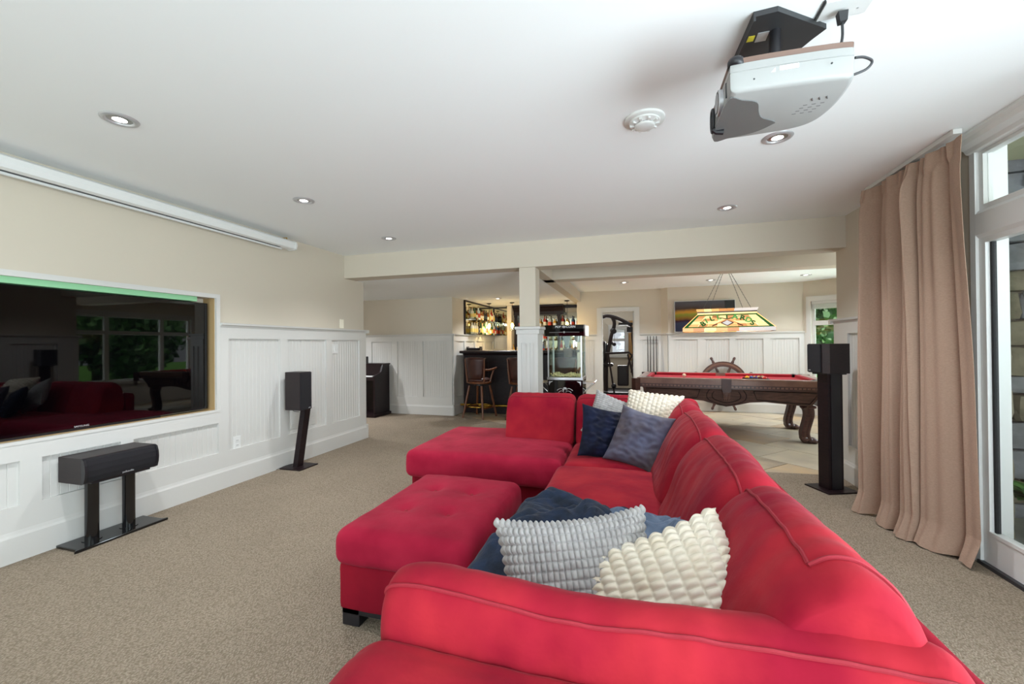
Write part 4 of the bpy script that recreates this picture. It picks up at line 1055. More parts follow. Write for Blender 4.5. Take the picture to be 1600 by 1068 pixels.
# ------------------------------------------------------------------ far wall things
t = thing('television', 'small wall-mounted television tilted down behind the billiard lamp', 'television', (1.30, 8.56, 1.79))
TM = Matrix.Rotation(R(-5), 4, 'X')
MB(TM).box(-.53, .53, -.02, .03, -.30, .30, .004).build('frame', M['silver'], t)
MB(TM).box(-.52, .52, -.0225, -.019, -.29, .29).build('screen', M['screen'], t)
MB().box(-.1, .1, .03, .06, -.1, .1).build('wall_mount', M['black'], t)
def reflection_mat():  # faintly glowing colour bands painted for the lamp's reflection on the screen
    m = bpy.data.materials.new('painted_reflection'); m.use_nodes = True; nt = m.node_tree; b = nt.nodes['Principled BSDF']; b.inputs['Roughness'].default_value = .05
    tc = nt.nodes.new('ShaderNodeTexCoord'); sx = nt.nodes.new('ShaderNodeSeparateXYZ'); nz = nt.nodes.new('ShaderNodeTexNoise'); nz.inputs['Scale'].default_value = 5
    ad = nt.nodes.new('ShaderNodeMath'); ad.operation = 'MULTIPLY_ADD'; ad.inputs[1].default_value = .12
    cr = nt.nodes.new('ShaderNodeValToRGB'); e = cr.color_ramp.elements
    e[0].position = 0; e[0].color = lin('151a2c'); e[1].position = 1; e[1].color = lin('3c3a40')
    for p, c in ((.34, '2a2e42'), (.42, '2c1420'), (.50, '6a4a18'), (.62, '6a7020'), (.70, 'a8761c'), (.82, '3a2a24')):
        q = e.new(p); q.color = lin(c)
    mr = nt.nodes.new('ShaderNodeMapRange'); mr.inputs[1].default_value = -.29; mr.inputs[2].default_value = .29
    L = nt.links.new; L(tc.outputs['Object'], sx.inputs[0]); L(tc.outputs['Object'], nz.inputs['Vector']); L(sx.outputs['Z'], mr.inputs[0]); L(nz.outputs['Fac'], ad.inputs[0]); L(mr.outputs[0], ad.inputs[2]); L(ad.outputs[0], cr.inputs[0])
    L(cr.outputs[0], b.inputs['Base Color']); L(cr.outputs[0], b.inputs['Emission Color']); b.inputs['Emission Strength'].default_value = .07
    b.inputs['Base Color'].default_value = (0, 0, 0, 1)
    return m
MB(TM).box(-.52, .35, -.0235, -.0225, -.29, .29).build('painted_reflection', reflection_mat(), t)
# ship wheel leaning against the wall
t = thing('ship_wheel', 'old wooden ship wheel with eight handles leaning on the far panelling', 'ship wheel', (1.60, 8.50, .53))
MW = Matrix.Rotation(R(-3), 4, 'X')
def ringy(r0, r1, d):
    n = 40; v = []; f = []
    for k in range(n):
        a = 2*math.pi*k/n
        for (rr, y) in ((r0, -d), (r1, -d), (r1, d), (r0, d)): v.append((rr*math.cos(a), y, rr*math.sin(a)))
    for k in range(n):
        j = (k+1) % n
        for q in range(4): f.append((k*4+q, k*4+(q+1) % 4, j*4+(q+1) % 4, j*4+q))
    return v, f
v, f = ringy(.315, .41, .024); MB(MW).add(v, f).build('rim', M['mahog'], t, bevel=.004)
v, f = ringy(.355, .385, .026); MB(MW).add(v, f).build('rim_band', M['mahog2'], t)
MB(MW).cyl((0, -.04, 0), (0, .04, 0), .075, n=24).cyl((0, -.05, 0), (0, .05, 0), .03, n=16).build('hub', M['mahog'], t)
for k in range(8):
    a = R(22.5+45*k); d = Vector((math.cos(a), 0, math.sin(a)))
    MB(MW).tube([d*q for q in (.07, .12, .16, .24, .33, .40, .42, .46, .50, .525, .53)], [.019, .026, .018, .024, .018, .018, .027, .018, .026, .017, .007], 10).build('spoke_handle', M['mahog'], t)
# cue rack with cues
t = thing('cue_rack', 'low wooden rack holding the billiard cues beside the gym doorway', 'cue rack', (.42, 8.66, 0))
MB().box(-.2, .2, -.05, .05, .28, .31, .003).box(-.2, .2, -.05, .06, 0, .03, .003).box(-.2, -.18, -.04, .06, .03, .28).box(.18, .2, -.04, .06, .03, .28).build('frame', M['darkwood'], t)
MB().box(-.19, .19, .055, .062, 1.30, 1.33).build('top_clip', M['white'], t)
cn = ['leftmost', 'second from the left', 'middle', 'second from the right', 'rightmost']
for k, x in enumerate((.28, .33, .39, .445, .565)):
    t = thing('billiard_cue', f'thin billiard cue standing in the wall rack, {cn[k]} of the five', 'billiard cue', (x, 8.67, .03), 0, 'billiard cues in the wall rack')
    MB().tube([(0, -.03, 0), (0, -.01, .6)], [.015, .010], 10).build('butt', M['darkwood'], t)
    MB().tube([(0, -.01, .6), (0, .02, 1.40)], [.010, .006], 8).build('shaft', M['blackwood'] if k < 4 else M['silver'], t)
    MB().cyl((0, -.010, .595), (0, -.0098, .615), .0115, n=10).build('joint_ring', M['silver'], t)

# ------------------------------------------------------------------ popcorn cart
pc = thing('popcorn_machine', 'black popcorn machine with glass cabinet on a cart behind the sofa', 'popcorn machine', (-.83, 5.42, 0))
hw, hd = .222, .20
MB().box(-hw, hw, -hd, hd, .42, .83, .006).build('cart_body', M['glossblack'], pc)
MB().box(-hw-.004, hw+.004, -hd-.004, hd+.004, .83, .865, .004).build('cabinet_floor', M['steel'], pc)
for sx in (-1, 1):
    for sy in (-1, 1): MB().box(sx*hw-.012*sx-.008, sx*hw-.012*sx+.008, sy*hd-.012*sy-.008, sy*hd-.012*sy+.008, .865, 1.385).build('corner_post', M['silver'], pc)
for nm, b_ in (('front', (-hw+.02, hw-.02, -hd+.004, -hd+.008)), ('back', (-hw+.02, hw-.02, hd-.008, hd-.004)), ('left', (-hw+.004, -hw+.008, -hd+.02, hd-.02)), ('right', (hw-.008, hw-.004, -hd+.02, hd-.02))):
    MB().box(b_[0], b_[1], b_[2], b_[3], .865, 1.385).build('glass_panel', M['glass_pop'], pc)
hp = [(-.215, 1.385), (-.235, 1.44), (-.252, 1.475), (-.235, 1.525), (.235, 1.525), (.252, 1.475), (.235, 1.44), (.215, 1.385)]
hd_ = MB().prism([(y*.92, z) for y, z in hp], -.245, .245, 'x').build('canopy', M['glossblack'], pc)
for sx in (-1, 1): MB().prism([(y*.98, z+.0) for y, z in hp], sx*.246, sx*.262, 'x').build('canopy_end', M['steel'], pc)
FMh = frame_mtx((0, -.2345, 1.500), (1, 0, 0), (0, -.3, .954))
FMh = frame_mtx((0, -.2262, 1.500), (1, 0, 0), (0, .3, .954))
text('sign_lettering', 'POP', .040, M['label'], hd_, frame_mtx((-.075, -.2275, 1.500), (1, 0, 0), (0, .3, .954)), .001)
text('sign_lettering', 'CORN', .040, M['label'], hd_, frame_mtx((.085, -.2275, 1.500), (1, 0, 0), (0, .3, .954)), .001)
MB(frame_mtx((0, -.2275, 1.500), (1, 0, 0), (0, .3, .954))).prism([(-.03, 0), (0, -.018), (.03, 0), (0, .018)], 0, .003).build('sign_emblem', M['silver'], hd_)
MB().tube([(-.19, -.216, 1.432), (-.06, -.219, 1.434), (.06, -.219, 1.434), (.19, -.216, 1.432)], .0025, 6).ball((0, -.219, 1.434), .013, 8).build('canopy_trim', M['silver'], hd_)
MB().cyl((.02, 0, 1.385), (.02, 0, 1.22), .008, n=10).build('hanger_rod', M['steel'], pc)
MB().prism([(-.05, 1.385), (.04, 1.385), (.025, 1.24), (-.02, 1.24)], -.02, .02, 'y').build('motor_cover', M['cardy'], pc)
kt = MB().lathe([(0, 1.115), (.045, 1.115), (.055, 1.125), (.055, 1.225), (.058, 1.23), (0, 1.23)], 24, (.02, -.02, 0)).build('kettle', M['steel'], pc)
MB().tube([(.075, -.02, 1.2), (.11, -.02, 1.21), (.12, -.02, 1.24)], .005, 6).build('kettle_handle', M['black'], kt)
MB().cyl((.14, .05, 1.385), (.14, .05, 1.31), .045, .035, n=16).build('heat_lamp', M['silver'], pc)
random.seed(3); mb = MB()
for k in range(260):
    x, y = random.uniform(-.19, .19), random.uniform(-.17, .17); r = random.uniform(.007, .012)
    h = .022*(1-(y/.17)**2*0)+.012*math.sin(x*30)
    mb.ball((x, y, .868+r*.7+random.random()*max(.004, h)), r, 4, (1, random.uniform(.8, 1.2), random.uniform(.7, 1.1)))
tag(mb.build('popcorn_layer', M['popcorn'], pc, fix=False), kind='stuff')
# decoration on the cart front
fc = -hd-.0015
for sx in (-1, 1): MB().prism([(sx*.205, .815), (sx*.15, .815), (sx*.185, .795), (sx*.20, .76)], fc-.001, fc+.001, 'y').build('corner_ornament', M['silver'], pc)
em = MB()
for sx in (-1, 1):
    em.tube(catmull([(sx*.015, fc, .70), (sx*.04, fc, .725), (sx*.07, fc, .72), (sx*.10, fc, .70)], 4, False), .004, 6)
    em.tube(catmull([(sx*.01, fc, .68), (sx*.035, fc, .695), (sx*.06, fc, .69), (sx*.08, fc, .675)], 4, False), .0035, 6)
em.ball((0, fc, .725), .02, 8, (1.2, .2, .8)); em.build('crest', M['silver'], pc)
text('cart_lettering', 'POPCORN', .035, M['gray_text'], pc, frame_mtx((0, fc, .65), (1, 0, 0), (0, 0, 1)), .001)
for sx in (-1, 1):
    MB().box(sx*hw, sx*(hw+.14), -.15, .15, .785, .797).build('side_shelf', M['steel'], pc)
    for y in (-.14, .14): MB().tube([(sx*(hw+.13), y, .785), (sx*hw, y, .67)], .007, 8).build('shelf_brace', M['chrome'], pc)
    MB().tube([(sx*(hw+.14), -.15, .80), (sx*(hw+.14), .15, .80)], .007, 8).build('shelf_bar', M['chrome'], pc)
    w_ = MB().tube([(sx*(hw+.03), .06+.2*math.cos(a), .2+.2*math.sin(a)) for a in [2*math.pi*k/32 for k in range(32)]], .01, 8, True).build('wheel', M['black'], pc)
    for k in range(6):
        a = math.pi*k/6; MB().tube([(sx*(hw+.03), .06-.19*math.cos(a), .2-.19*math.sin(a)), (sx*(hw+.03), .06+.19*math.cos(a), .2+.19*math.sin(a))], .004, 6).build('wheel_spoke', M['silver'], w_)
MB().cyl((-hw-.04, .06, .2), (hw+.04, .06, .2), .012, n=10).build('axle', M['steel'], pc)
for sx in (-1, 1): MB().box(sx*.2-.015, sx*.2+.015, -.19, -.16, 0, .42).box(sx*.2-.015, sx*.2+.015, .05, .08, .2, .42).build('cart_leg', M['black'], pc)

# ------------------------------------------------------------------ the bar
br = thing('bar_counter', 'long espresso wood bar counter with panelled front and foot rail', 'bar', (-2.1, 7.4, 0))
BM = Matrix.Translation((2.1, -7.4, 0)).inverted() if 0 else Matrix.Translation((2.1, -7.4, 0))
MB(BM).box(-3.13, -1.0, 7.42, 7.50, .0, 1.10).build('front', M['darkwood'], br)
cp_ = [(7.17, 1.135), (7.175, 1.165), (7.20, 1.178), (7.72, 1.178), (7.72, 1.14), (7.40, 1.135), (7.38, 1.10), (7.36, 1.09), (7.34, 1.12), (7.25, 1.128)]
MB(BM).prism(cp_, -3.11, -.95, 'x').build('counter_top', M['darkwood'], br)
for k in range(4):
    x0 = -3.06+k*.52
    p = MB(BM).box(x0, x0+.44, 7.405, 7.421, .25, .98).box(x0+.05, x0+.39, 7.398, 7.406, .32, .91).build('panel', M['darkwood'], br, bevel=.004)
MB(BM).box(-3.13, -1.0, 7.39, 7.42, 0, .12).build('plinth', M['darkwood'], br)
MB(BM).cyl((-3.12, 7.24, .17), (-1.0, 7.24, .17), .02, n=14).build('foot_rail', M['gold'], br)
for x in (-3.0, -2.3, -1.6): MB(BM).tube([(x, 7.42, .17), (x, 7.24, .17)], .01, 8).build('rail_bracket', M['gold'], br)
# tray on the counter
t = thing('wooden_tray', 'small dark wooden box tray on the bar counter', 'tray', (-2.98, 7.58, 1.178))
MB().box(-.13, .15, -.07, .07, 0, .012).box(-.13, .15, -.07, -.06, .012, .05).box(-.13, .15, .06, .07, .012, .05).box(-.13, -.12, -.06, .06, .012, .075).box(.14, .15, -.06, .06, .012, .075).build('tray', M['darkwood'], t)
MB().box(-.10, .06, -.05, .05, .012, .055).build('napkin_stack', M['label'], t)

# bar stools
def stool(name='bar_stool'):
    t = thing(name, 'x', 'bar stool', (0, 0, 0))
    W_ = M['honey']; Lh = M['leather']
    for sx in (-1, 1):
        for sy in (-1, 1): MB().tube([(sx*.13, sy*.13, .565), (sx*.215, sy*.215, 0)], [.021, .017], 8).build('leg', W_, t)
    n = 28
    MB().tube([(.215*math.cos(2*math.pi*k/n), .215*math.sin(2*math.pi*k/n), .20) for k in range(n)], .011, 8, True).build('foot_ring', M['gold'], t)
    for sx in (-1, 1): MB().box(sx*.19-.01, sx*.19+.01, -.18, .18, .165, .19).build('stretcher', W_, t)
    MB().cyl((0, 0, .565), (0, 0, .60), .10, n=20).build('swivel', M['black'], t)
    MB().lathe([(0, .60), (.20, .60), (.215, .61), (.215, .635), (.20, .64), (0, .64)], 30).build('seat_frame', W_, t)
    MB().lathe([(0, .705), (.15, .703), (.195, .69), (.205, .665), (.20, .64), (0, .64)], 30).build('seat', Lh, t)
    # curved back (open side towards +y), the stool faces +y
    v = []; f = []; N = 14; Z = [.68, .78, .9, 1.0, 1.055]
    for d in (0, 1):
        for zi, z in enumerate(Z):
            for k in range(N+1):
                a = R(-90)+R(62)*(k/N*2-1)*(.80+.08*zi)/1.1; r = .205+.035*(z-.68)/.4-(0 if d == 0 else .038)
                zz = z+(.012*math.cos((k/N*2-1)*1.5) if zi == 4 else 0)
                v.append((r*math.cos(a)*1.03, r*math.sin(a)*1.0-.02*(z-.68), zz))
    m = N+1; q = len(Z)*m
    for zi in range(len(Z)-1):
        for k in range(N):
            f.append((zi*m+k, zi*m+k+1, (zi+1)*m+k+1, (zi+1)*m+k)); f.append((q+zi*m+k, q+(zi+1)*m+k, q+(zi+1)*m+k+1, q+zi*m+k+1))
    for k in range(N): f.append((k, q+k, q+k+1, k+1)); e = (len(Z)-1)*m; f.append((e+k, e+k+1, q+e+k+1, q+e+k))
    for zi in range(len(Z)-1): a = zi*m; f.append((a, a+m, q+a+m, q+a)); a += N; f.append((a, q+a, q+a+m, a+m))
    MB().add(v, f, True).build('backrest', Lh, t)
    for sx in (-1, 1):
        MB().tube([(sx*.175, -.12, .61), (sx*.19, -.135, .80), (sx*.205, -.15, 1.04)], [.018, .016, .013], 8).build('back_post', W_, t)
        MB().tube(catmull([(sx*.195, -.13, .85), (sx*.235, -.03, .845), (sx*.25, .08, .86), (sx*.255, .16, .875)], 4, False), [.018]*13, 8).build('armrest', W_, t)
        MB().tube([(sx*.2, .03, .62), (sx*.225, .05, .74), (sx*.245, .09, .85)], .015, 8).build('arm_support', W_, t)
    return t
s0 = stool(); s0.location = (-2.64, 6.98, 0); s0.rotation_euler = (0, 0, R(-14)); s0['label'] = 'brown leather and oak bar stool in full view at the left end of the bar'; s0['group'] = 'bar stools'
dup(s0, (-1.86, 6.98, 0), R(-6), 'brown leather and oak bar stool half hidden behind the white post', 'bar stools')
dup(s0, (-1.12, 7.0, 0), R(4), 'brown leather and oak bar stool mostly hidden behind the popcorn machine', 'bar stools')

# mirror and shelf on the side wall
t = thing('wall_mirror', 'large dark-framed mirror on the wall beside the bar', 'mirror', (-3.17, 8.4, 1.83))
MB().box(.002, .012, -.82, .93, -.33, .33).build('glass', M['mirror'], t)
for b_ in ((-.86, -.82, -.335, .335), (.93, .955, -.335, .335), (-.86, .955, .31, .335), (-.86, .955, -.335, -.325)): MB().box(0, .03, b_[0], b_[1], b_[2], b_[3]).build('frame', M['darkwood'], t)
t = thing('corner_mirror', 'narrow dark-framed mirror in the corner between the side wall and the back bar', 'mirror', (-2.96, 9.355, 1.83))
MB().box(-.19, .19, -.012, -.002, -.325, .31).build('glass', M['mirror'], t)
MB().box(-.20, .20, -.02, 0, .31, .335).build('frame', M['darkwood'], t)
# back bar
bb = thing('back_bar', 'tall espresso wood back bar with columns, crown and mirror', 'cabinet', (-1.9, 9.1, 0))
BB = Matrix.Translation((1.9, -9.1, 0))
MB(BB).box(-2.72, -1.08, 8.92, 9.34, 0, 1.03).build('base_cabinet', M['darkwood'], bb)
MB(BB).box(-2.75, -1.06, 8.90, 9.34, 1.03, 1.07, .004).build('worktop', M['darkwood'], bb)
MB(BB).box(-2.70, -1.10, 9.32, 9.345, 1.07, 2.0).build('back_mirror', M['mirror'], bb)
for x in (-2.70, -2.58, -1.60, -1.14): MB(BB).box(x, x+.055, 9.10, 9.34, 1.07, 1.98, .004).box(x-.01, x+.065, 9.09, 9.34, 1.90, 1.98, .004).build('column', M['darkwood'], bb)
MB(BB).prism([(9.34, 1.95), (9.08, 1.95), (9.08, 2.02), (9.05, 2.06), (9.02, 2.10), (8.98, 2.12), (8.98, 2.155), (9.34, 2.155)], -2.74, -1.46, 'x').build('crown', M['darkwood'], bb)
MB(BB).box(-1.46, -1.08, 9.25, 9.34, 2.10, 2.155).build('side_crown', M['darkwood'], bb)
for z in (1.36, 1.66): MB(BB).box(-2.64, -1.15, 9.16, 9.30, z, z+.012).build('shelf', M['glass_pop'], bb)
# side ledge
for z in (1.495, 1.80):
    t = thing('glass_shelf', 'narrow glass shelf in front of the bar mirror, ' + ('lower one' if z < 1.6 else 'upper one'), 'shelf', (-3.16, 8.4, z))
    MB().box(.03, .15, -.75, .86, 0, .008).build('shelf_glass', M['glass_pop'], t)
    for y in (-.6, .7): MB().box(.0, .14, y, y+.01, -.012, 0).build('bracket', M['steel'], t)
bcols = [('amber', '9a5a18'), ('clear', 'c9d2cc'), ('green', '2f5a34'), ('dark', '2a1a16'), ('golden', 'd09a3c'), ('red', 'a02a20'), ('blue', '41587e'), ('cream', 'dccfae')]
def bottle(k, h, r):
    c, hx = bcols[k % 8]
    t = bpy.data.objects.new('bottle', None)
    COL.objects.link(t)
    m = mat('bottle_'+c, hx, .08, coat=.4)
    MB().lathe([(0, 0), (r, 0), (r, h*.58), (r*.85, h*.66), (r*.36, h*.75), (r*.34, h*.93)], 10).build('glass_body', m, t)
    MB().lathe([(r*.4, h*.92), (r*.42, h), (0, h)], 8).build('cap', M['gold'] if k % 3 else M['black'], t)
    MB().lathe([(r*1.03, h*.15), (r*1.03, h*.45)], 10).build('paper_label', mat('label_'+str(k % 5), ['efe6cc', 'c8402c', 'e8c86a', '26343e', 'f4f2ec'][k % 5], .6), t)
    return t, c
kinds = [bottle(k, .24+.03*((k*7) % 4), .031+.004*((k*5) % 3)) for k in range(8)]
used = set(); random.seed(11)
def put(k, loc, label, group):
    t, c = kinds[k]
    if k in used: o = dup(t, loc, 0)
    else: used.add(k); t.location = loc; o = t
    tag(o, label.replace('@', c), 'bottle', group); return o
ordn = ['first', 'second', 'third', 'fourth', 'fifth', 'sixth', 'seventh', 'eighth', 'ninth', 'tenth', 'eleventh', 'twelfth', 'thirteenth', 'fourteenth', 'fifteenth', 'sixteenth', 'seventeenth', 'eighteenth', 'nineteenth', 'twentieth']
for z, nm in ((1.503, 'lower'), (1.808, 'upper')):
    for i in range(14):
        k = random.randrange(8)
        y = 7.72+i*.117
        o = put(k, (-3.065, y, z), f'@ glass bottle on the {nm} mirror shelf, {ordn[i]} from the near end', 'bottles on the mirror shelves')
        o.scale = (1, 1, .82 if nm == 'upper' else .92)
for z, nm in ((1.07, 'back bar counter'), (1.372, 'lower back bar shelf'), (1.672, 'upper back bar shelf')):
    for i in range(13):
        x = -2.60+i*.115+(.06 if i > 8 else 0)
        if -1.62 < x < -1.53: continue
        k = random.randrange(8)
        o = put(k, (x, 9.22 if z > 1.1 else 9.05, z), f'@ glass bottle on the {nm}, {ordn[i]} from the left', 'bottles on the back bar')
        o.scale = (.95, .95, .8 if z > 1.6 else .92)
# pendants over the bar
def pendant(loc, label):
    t = thing('pendant_light', label, 'pendant lamp', loc, 0, 'pendant lights above the bar')
    MB().lathe([(0, 0), (.05, 0), (.05, -.012), (.02, -.02), (0, -.02)], 16).build('ceiling_rose', M['darkwood'], t)
    MB().cyl((0, 0, -.02), (0, 0, -.36), .003, n=6).cyl((.012, 0, -.02), (.012, 0, -.36), .003, n=6).build('cord', M['black'], t)
    MB().lathe([(.014, -.36), (.018, -.40), (.045, -.43), (.055, -.50), (.055, -.60)], 16).build('shade', M['glass_pop'], t)
    MB().lathe([(0, -.375), (.016, -.375), (.018, -.42), (0, -.42)], 12).build('socket', M['gold'], t)
    MB().ball((0, 0, -.48), .036, 8, (1, 1, 1.6)).build('bulb', M['flame'], t)
    l = bpy.data.lights.new('pendant_bulb', 'POINT'); l.energy = 4; l.color = (1, .72, .38); l.shadow_soft_size = .03
    o = bpy.data.objects.new('pendant_bulb', l); COL.objects.link(o); o.parent = t; o.location = (0, 0, -.56)
pendant((-1.27, 8.35, LOW), 'glass pendant light above the popcorn machine end of the bar')
pendant((-2.42, 8.35, LOW), 'glass pendant light just left of the white post')
pendant((-2.93, 8.35, LOW), 'glass pendant light nearest the wall mirror')

# ------------------------------------------------------------------ piano in the hall
t = thing('piano', 'dark brown upright console piano against the hall panelling', 'piano', (-5.1, 6.72, 0))
for sx in (-.65, .61): MB().prism([(-.24, 0), (.22, 0), (.22, .93), (.02, .93), (-.04, .80), (-.24, .74)], sx, sx+.04, 'x').build('side_panel', M['darkwood'], t, bevel=.003)
MB().box(-.66, .66, .02, .24, .93, .955, .004).build('lid', M['darkwood'], t)
MB().box(-.61, .61, -.24, .02, .66, .72).build('key_bed', M['darkwood'], t)
MB().box(-.61, .61, .0, .04, .72, .93).build('fallboard', M['darkwood'], t)
MB().box(-.61, .61, .18, .21, .05, .66).build('back_panel', M['darkwood'], t)
kb = MB().box(-.58, .58, -.22, -.08, .72, .735).build('white_keys', M['white2'], t)
MB().box(-.68, .68, -.28, .23, 0, .05, .004).build('plinth', M['darkwood'], t)
MB().box(-.1, .1, -.22, -.16, .05, .07).build('pedal', M['gold'], t)
t = thing('desk_clock', 'small dark object standing on the piano lid', 'ornament', (-4.88, 6.80, .955))
MB().box(-.06, .06, -.02, .02, 0, .13, .01).build('case', M['black'], t)

# ------------------------------------------------------------------ gym
g = thing('multi_gym', 'dark multi-gym with curved upright, seat pad and pulley arms in the gym doorway', 'exercise machine', (-.64, 10.7, 0))
GM = Matrix.Identity(4)
F_ = M['gymframe']; P_ = M['gympad']
MB().tube(catmull([(-.02, 0, .1), (.0, 0, .8), (.10, 0, 1.4), (.20, 0, 1.78), (.14, 0, 1.96)], 5, False), .045, 8).build('upright', F_, g)
MB().tube(catmull([(-.2, 0, 1.92), (.05, 0, 1.98), (.35, -.05, 1.88), (.62, -.1, 1.72)], 5, False), [.05]*16, 8).build('top_arm', F_, g)
MB().box(.30, .66, -.16, -.04, 1.74, 1.80, .01).build('arm_cover', P_, g)
MB().box(-.2, -.02, -.08, .08, .85, 1.35, .03).build('back_pad', P_, g)
MB().box(-.22, .16, -.14, .14, .72, .80, .03).build('seat_pad', P_, g)
MB().box(-.3, .9, -.06, .06, 0, .08, .01).build('floor_beam', F_, g)
MB().box(-.15, .02, .1, .3, .1, 1.3).build('weight_stack', M['black'], g)
for z in (1.30, 1.62): MB().tube([(.15, 0, z), (.2, -.2, z-.03)], .06 if z > 1.5 else .045, 12).build('pulley', P_, g)
MB().tube([(.2, -.05, 1.8), (.2, -.1, 1.3)], .005, 6).build('cable', M['black'], g)
g = thing('elliptical_trainer', 'dark elliptical trainer with A-frame legs behind the gym doorway', 'exercise machine', (-.14, 10.1, 0))
for (x0, x1) in ((-.30, -.02), (.30, .02)): pass
MB().tube([(-.28, -.1, .05), (-.42, -.1, 1.05)], .022, 8).build('frame_tube', F_, g)
MB().tube([(.25, -.1, .05), (.02, -.1, 1.05)], .022, 8).build('frame_tube', F_, g)
MB().tube([(-.48, -.1, 1.06), (.05, -.1, 1.08), (.1, -.1, 1.02)], .025, 8).build('crossbar', F_, g)
MB().box(-.22, .04, -.08, .08, .3, .78, .04).build('drive_housing', P_, g)
MB().tube(catmull([(.0, -.1, .6), (.06, -.12, .9), (.22, -.15, 1.15), (.3, -.15, 1.3)], 4, False), .02, 8).build('handle', F_, g)
MB().tube(catmull([(.1, .1, .6), (.15, .12, 1.1), (.12, .15, 1.5), (.2, .15, 1.72)], 4, False), .022, 8).build('handle', F_, g)
MB().box(.0, .3, .08, .2, 1.55, 1.68, .02).build('console', P_, g)
MB().box(.12, .32, -.1, .1, .45, .72, .03).build('side_pad', P_, g)
MB().box(-.5, .35, -.12, .12, 0, .06, .01).build('floor_frame', F_, g)
MB().ball((-.3, -.12, .3), .06, 8).build('flywheel_knob', M['black'], g)
g = thing('treadmill', 'low dark treadmill deck on the gym floor', 'exercise machine', (-.5, 9.6, 0))
MB().box(-.55, .55, -.22, .22, .02, .12, .02).box(-.6, -.3, -.24, .24, .02, .2, .04).build('deck', M['black'], g)
MB().box(.42, .56, -.2, .2, .12, .15, .01).build('end_roller', M['red_gloss'], g)

# ------------------------------------------------------------------ outdoors
struct(MB().box(2.06, 9, -6, 5.0, -.2, -.06).build('patio', M['patio']))
struct(MB().box(-14, 40, -20, 50, -.5, -.25).build('lawn', M['lawn']))
# porch soffit and door jamb outside
struct(MB().box(2.06, 4.2, 1.0, 4.0, 2.62, 2.7).build('porch_soffit', mat('soffit_paint', 'c9c8a8', .7)))
struct(MB().box(1.978, 2.012, 3.09, 3.19, 0, 2.6).build('exterior_jamb', mat('exterior_trim_paint', '808380', .7)))
sw = struct(MB().box(2.02, 2.07, 3.14, 3.8, -.1, 2.9).box(2.1, 4.6, 4.22, 4.4, -.1, 2.9).build('wall_outside', M['grout']))
random.seed(5)
def stone_block(x0, x1, y0, y1, z0, z1, m, parent, face):
    # rough-faced block: subdivided front face with noise
    n = 3; v = []; f = []
    bm = bmesh.new(); bmesh.ops.create_cube(bm, size=1)
    for q in bm.verts: q.co = Vector(((x0+x1)/2+q.co.x*(x1-x0), (y0+y1)/2+q.co.y*(y1-y0), (z0+z1)/2+q.co.z*(z1-z0)))
    bmesh.ops.subdivide_edges(bm, edges=bm.edges[:], cuts=3, use_grid_fill=True)
    cx = Vector(((x0+x1)/2, (y0+y1)/2, (z0+z1)/2))
    for q in bm.verts:
        e = 1
        d = (q.co-cx); k = (abs(d.x)/((x1-x0)/2))**4+(abs(d.y)/((y1-y0)/2))**4+(abs(d.z)/((z1-z0)/2))**4
        if k > 1.9: q.co = cx+d*.955
        q.co += Vector([noise.noise(q.co*16+Vector((j*7, 0, 0)))*.018 for j in range(3)])
    bm.verts.index_update()
    mb = MB(); mb.add([q.co[:] for q in bm.verts], [[q.index for q in g_.verts] for g_ in bm.faces]); bm.free()
    return mb.build('stone', m, parent, fix=False)
z = -.08
while z < 2.58:
    h = random.uniform(.13, .27)
    if z+h > 2.6: h = 2.6-z
    stone_block(2.014, 2.085+random.uniform(-.008, .010), 3.095, 3.22, z+.006, z+h-.006, M['stone'], sw, 'y'); z += h
z = -.08
while z < 2.7:
    h = random.uniform(.13, .24); x = 2.1
    while x < 4.3:
        l = random.uniform(.28, .62)
        stone_block(x+.006, x+l-.006, 4.10+random.uniform(-.02, .02), 4.24, z+.006, z+h-.006, M[random.choice(['stone2', 'stone2', 'stone'])], sw, 'y'); x += l
    z += h
# lantern
t = thing('wall_lantern', 'black outdoor lantern on the stone wall outside the patio door', 'lantern', (2.95, 4.0, 2.1))
MB().lathe([(.03, .52), (.09, .47), (.12, .38), (.125, .34), (.10, .33), (0, .33)], 20).build('hood', M['glossblack'], t)
MB().lathe([(0, .12), (.07, .12), (.09, .14), (.10, .33)], 20).build('glass_shade', M['glass_pop'], t)
MB().lathe([(0, .08), (.09, .08), (.095, .12), (0, .12)], 20).build('base', M['glossblack'], t)
MB().tube([(0, 0, .08), (0, .0, -.02), (0, .0, -.25)], [.02, .028, .018], 10).build('stem', M['glossblack'], t)
MB().lathe([(0, -.30), (.05, -.29), (.055, -.27), (.02, -.25), (0, -.25)], 16).build('finial', M['glossblack'], t)
MB().box(-.05, .05, .085, .11, -.2, .3).tube([(0, .1, .1), (0, 0, .1)], .015, 6).build('wall_plate', M['glossblack'], t)
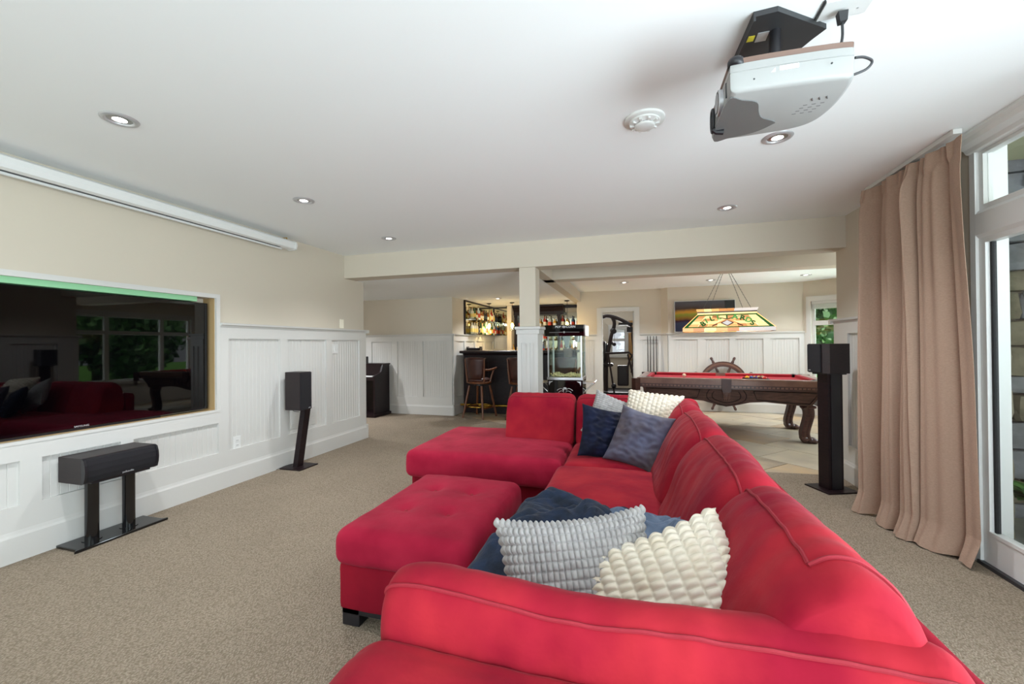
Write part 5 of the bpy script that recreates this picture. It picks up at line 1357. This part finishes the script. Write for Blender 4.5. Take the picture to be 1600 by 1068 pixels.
# hosta plant
def leafplant(loc, label, n, hh):
    t = thing('garden_plant', label, 'plant', loc)
    for k in range(n):
        a = random.uniform(0, 2*math.pi); L = random.uniform(.16, .28); el = random.uniform(.3, 1.1)
        v = []; f = []
        for i in range(6):
            s = i/5; wd = .055*math.sin(math.pi*(s*.9+.08)); r = s*L
            zc = hh*random.uniform(.9, 1)*.35+ r*math.sin(el)*(1-.55*s)+.04
            for q in (-1, 0, 1): v.append((r*math.cos(a)-q*wd*math.sin(a), r*math.sin(a)+q*wd*math.cos(a), zc-.012*(q == 0)))
        for i in range(5):
            for q in range(2): f.append((i*3+q, i*3+q+1, i*3+q+4, i*3+q+3))
        MB().add(v, f, True).build('leaf', M['leaf'], t, fix=False)
    MB().cyl((0, 0, -.06), (0, 0, .1), .02, n=8).build('stem', M['leaf'], t)
leafplant((2.55, 3.55, .02), 'leafy green hosta at the foot of the stone wall outside', 26, .5)
leafplant((2.95, 3.75, .0), 'second leafy green plant further along the stone wall outside', 22, .4)
# trees beyond the games room windows
def tree(x, y, h, r, label):
    t = thing('tree', label, 'tree', (x, y, -.25), 0, 'trees beyond the lawn')
    MB().tube([(0, 0, 0), (.05, 0, h*.4), (0, .1, h*.75)], [.2, .15, .06], 8).build('trunk', M['trunk'], t)
    v = []; f = []
    for k in range(2600):
        th_ = random.uniform(0, 2*math.pi); ph = math.acos(random.uniform(-1, 1)); rr = r*(.6+.4*random.random())
        c = Vector((rr*math.sin(ph)*math.cos(th_), rr*math.sin(ph)*math.sin(th_), h*.52+rr*math.cos(ph)*h/r*.42))
        s = .16; ax = Vector((random.gauss(0, 1), random.gauss(0, 1), random.gauss(0, 1))).normalized(); b = ax.orthogonal().normalized()*s; a2 = ax.cross(b)
        i = len(v); v += [tuple(c-b), tuple(c+a2*.6), tuple(c+b), tuple(c-a2*.6)]; f.append((i, i+1, i+2, i+3))
    tag(MB().add(v, f).build('foliage', M['leafdark'], t, fix=False), kind='stuff')
tp = [(12, 6.5, 7, 2.2), (13.5, 11.5, 8, 2.4), (12, 17, 7.5, 2.4), (8, 21, 8, 2.6), (13, 1.5, 8, 2.4), (12.5, -4, 8, 2.4), (1.5, 24, 8, 2.6), (9.6, 10.2, 4.5, 1.7), (6.6, 14.4, 4.8, 1.9), (17.5, 7.5, 9, 2.8)]
tl = ['straight across the lawn from the games room window', 'behind the right pane of the games room window', 'at the back corner of the lawn', 'far behind the bay window', 'opposite the patio wall', 'opposite the patio doors', 'at the back left of the lawn', 'smaller one in front at the lawn corner', 'low bushy one close behind the bay window', 'tallest one at the back of the lawn']
for (x, y, h, r), l in zip(tp, tl): tree(x, y, h, r, 'dense dark green tree '+l)
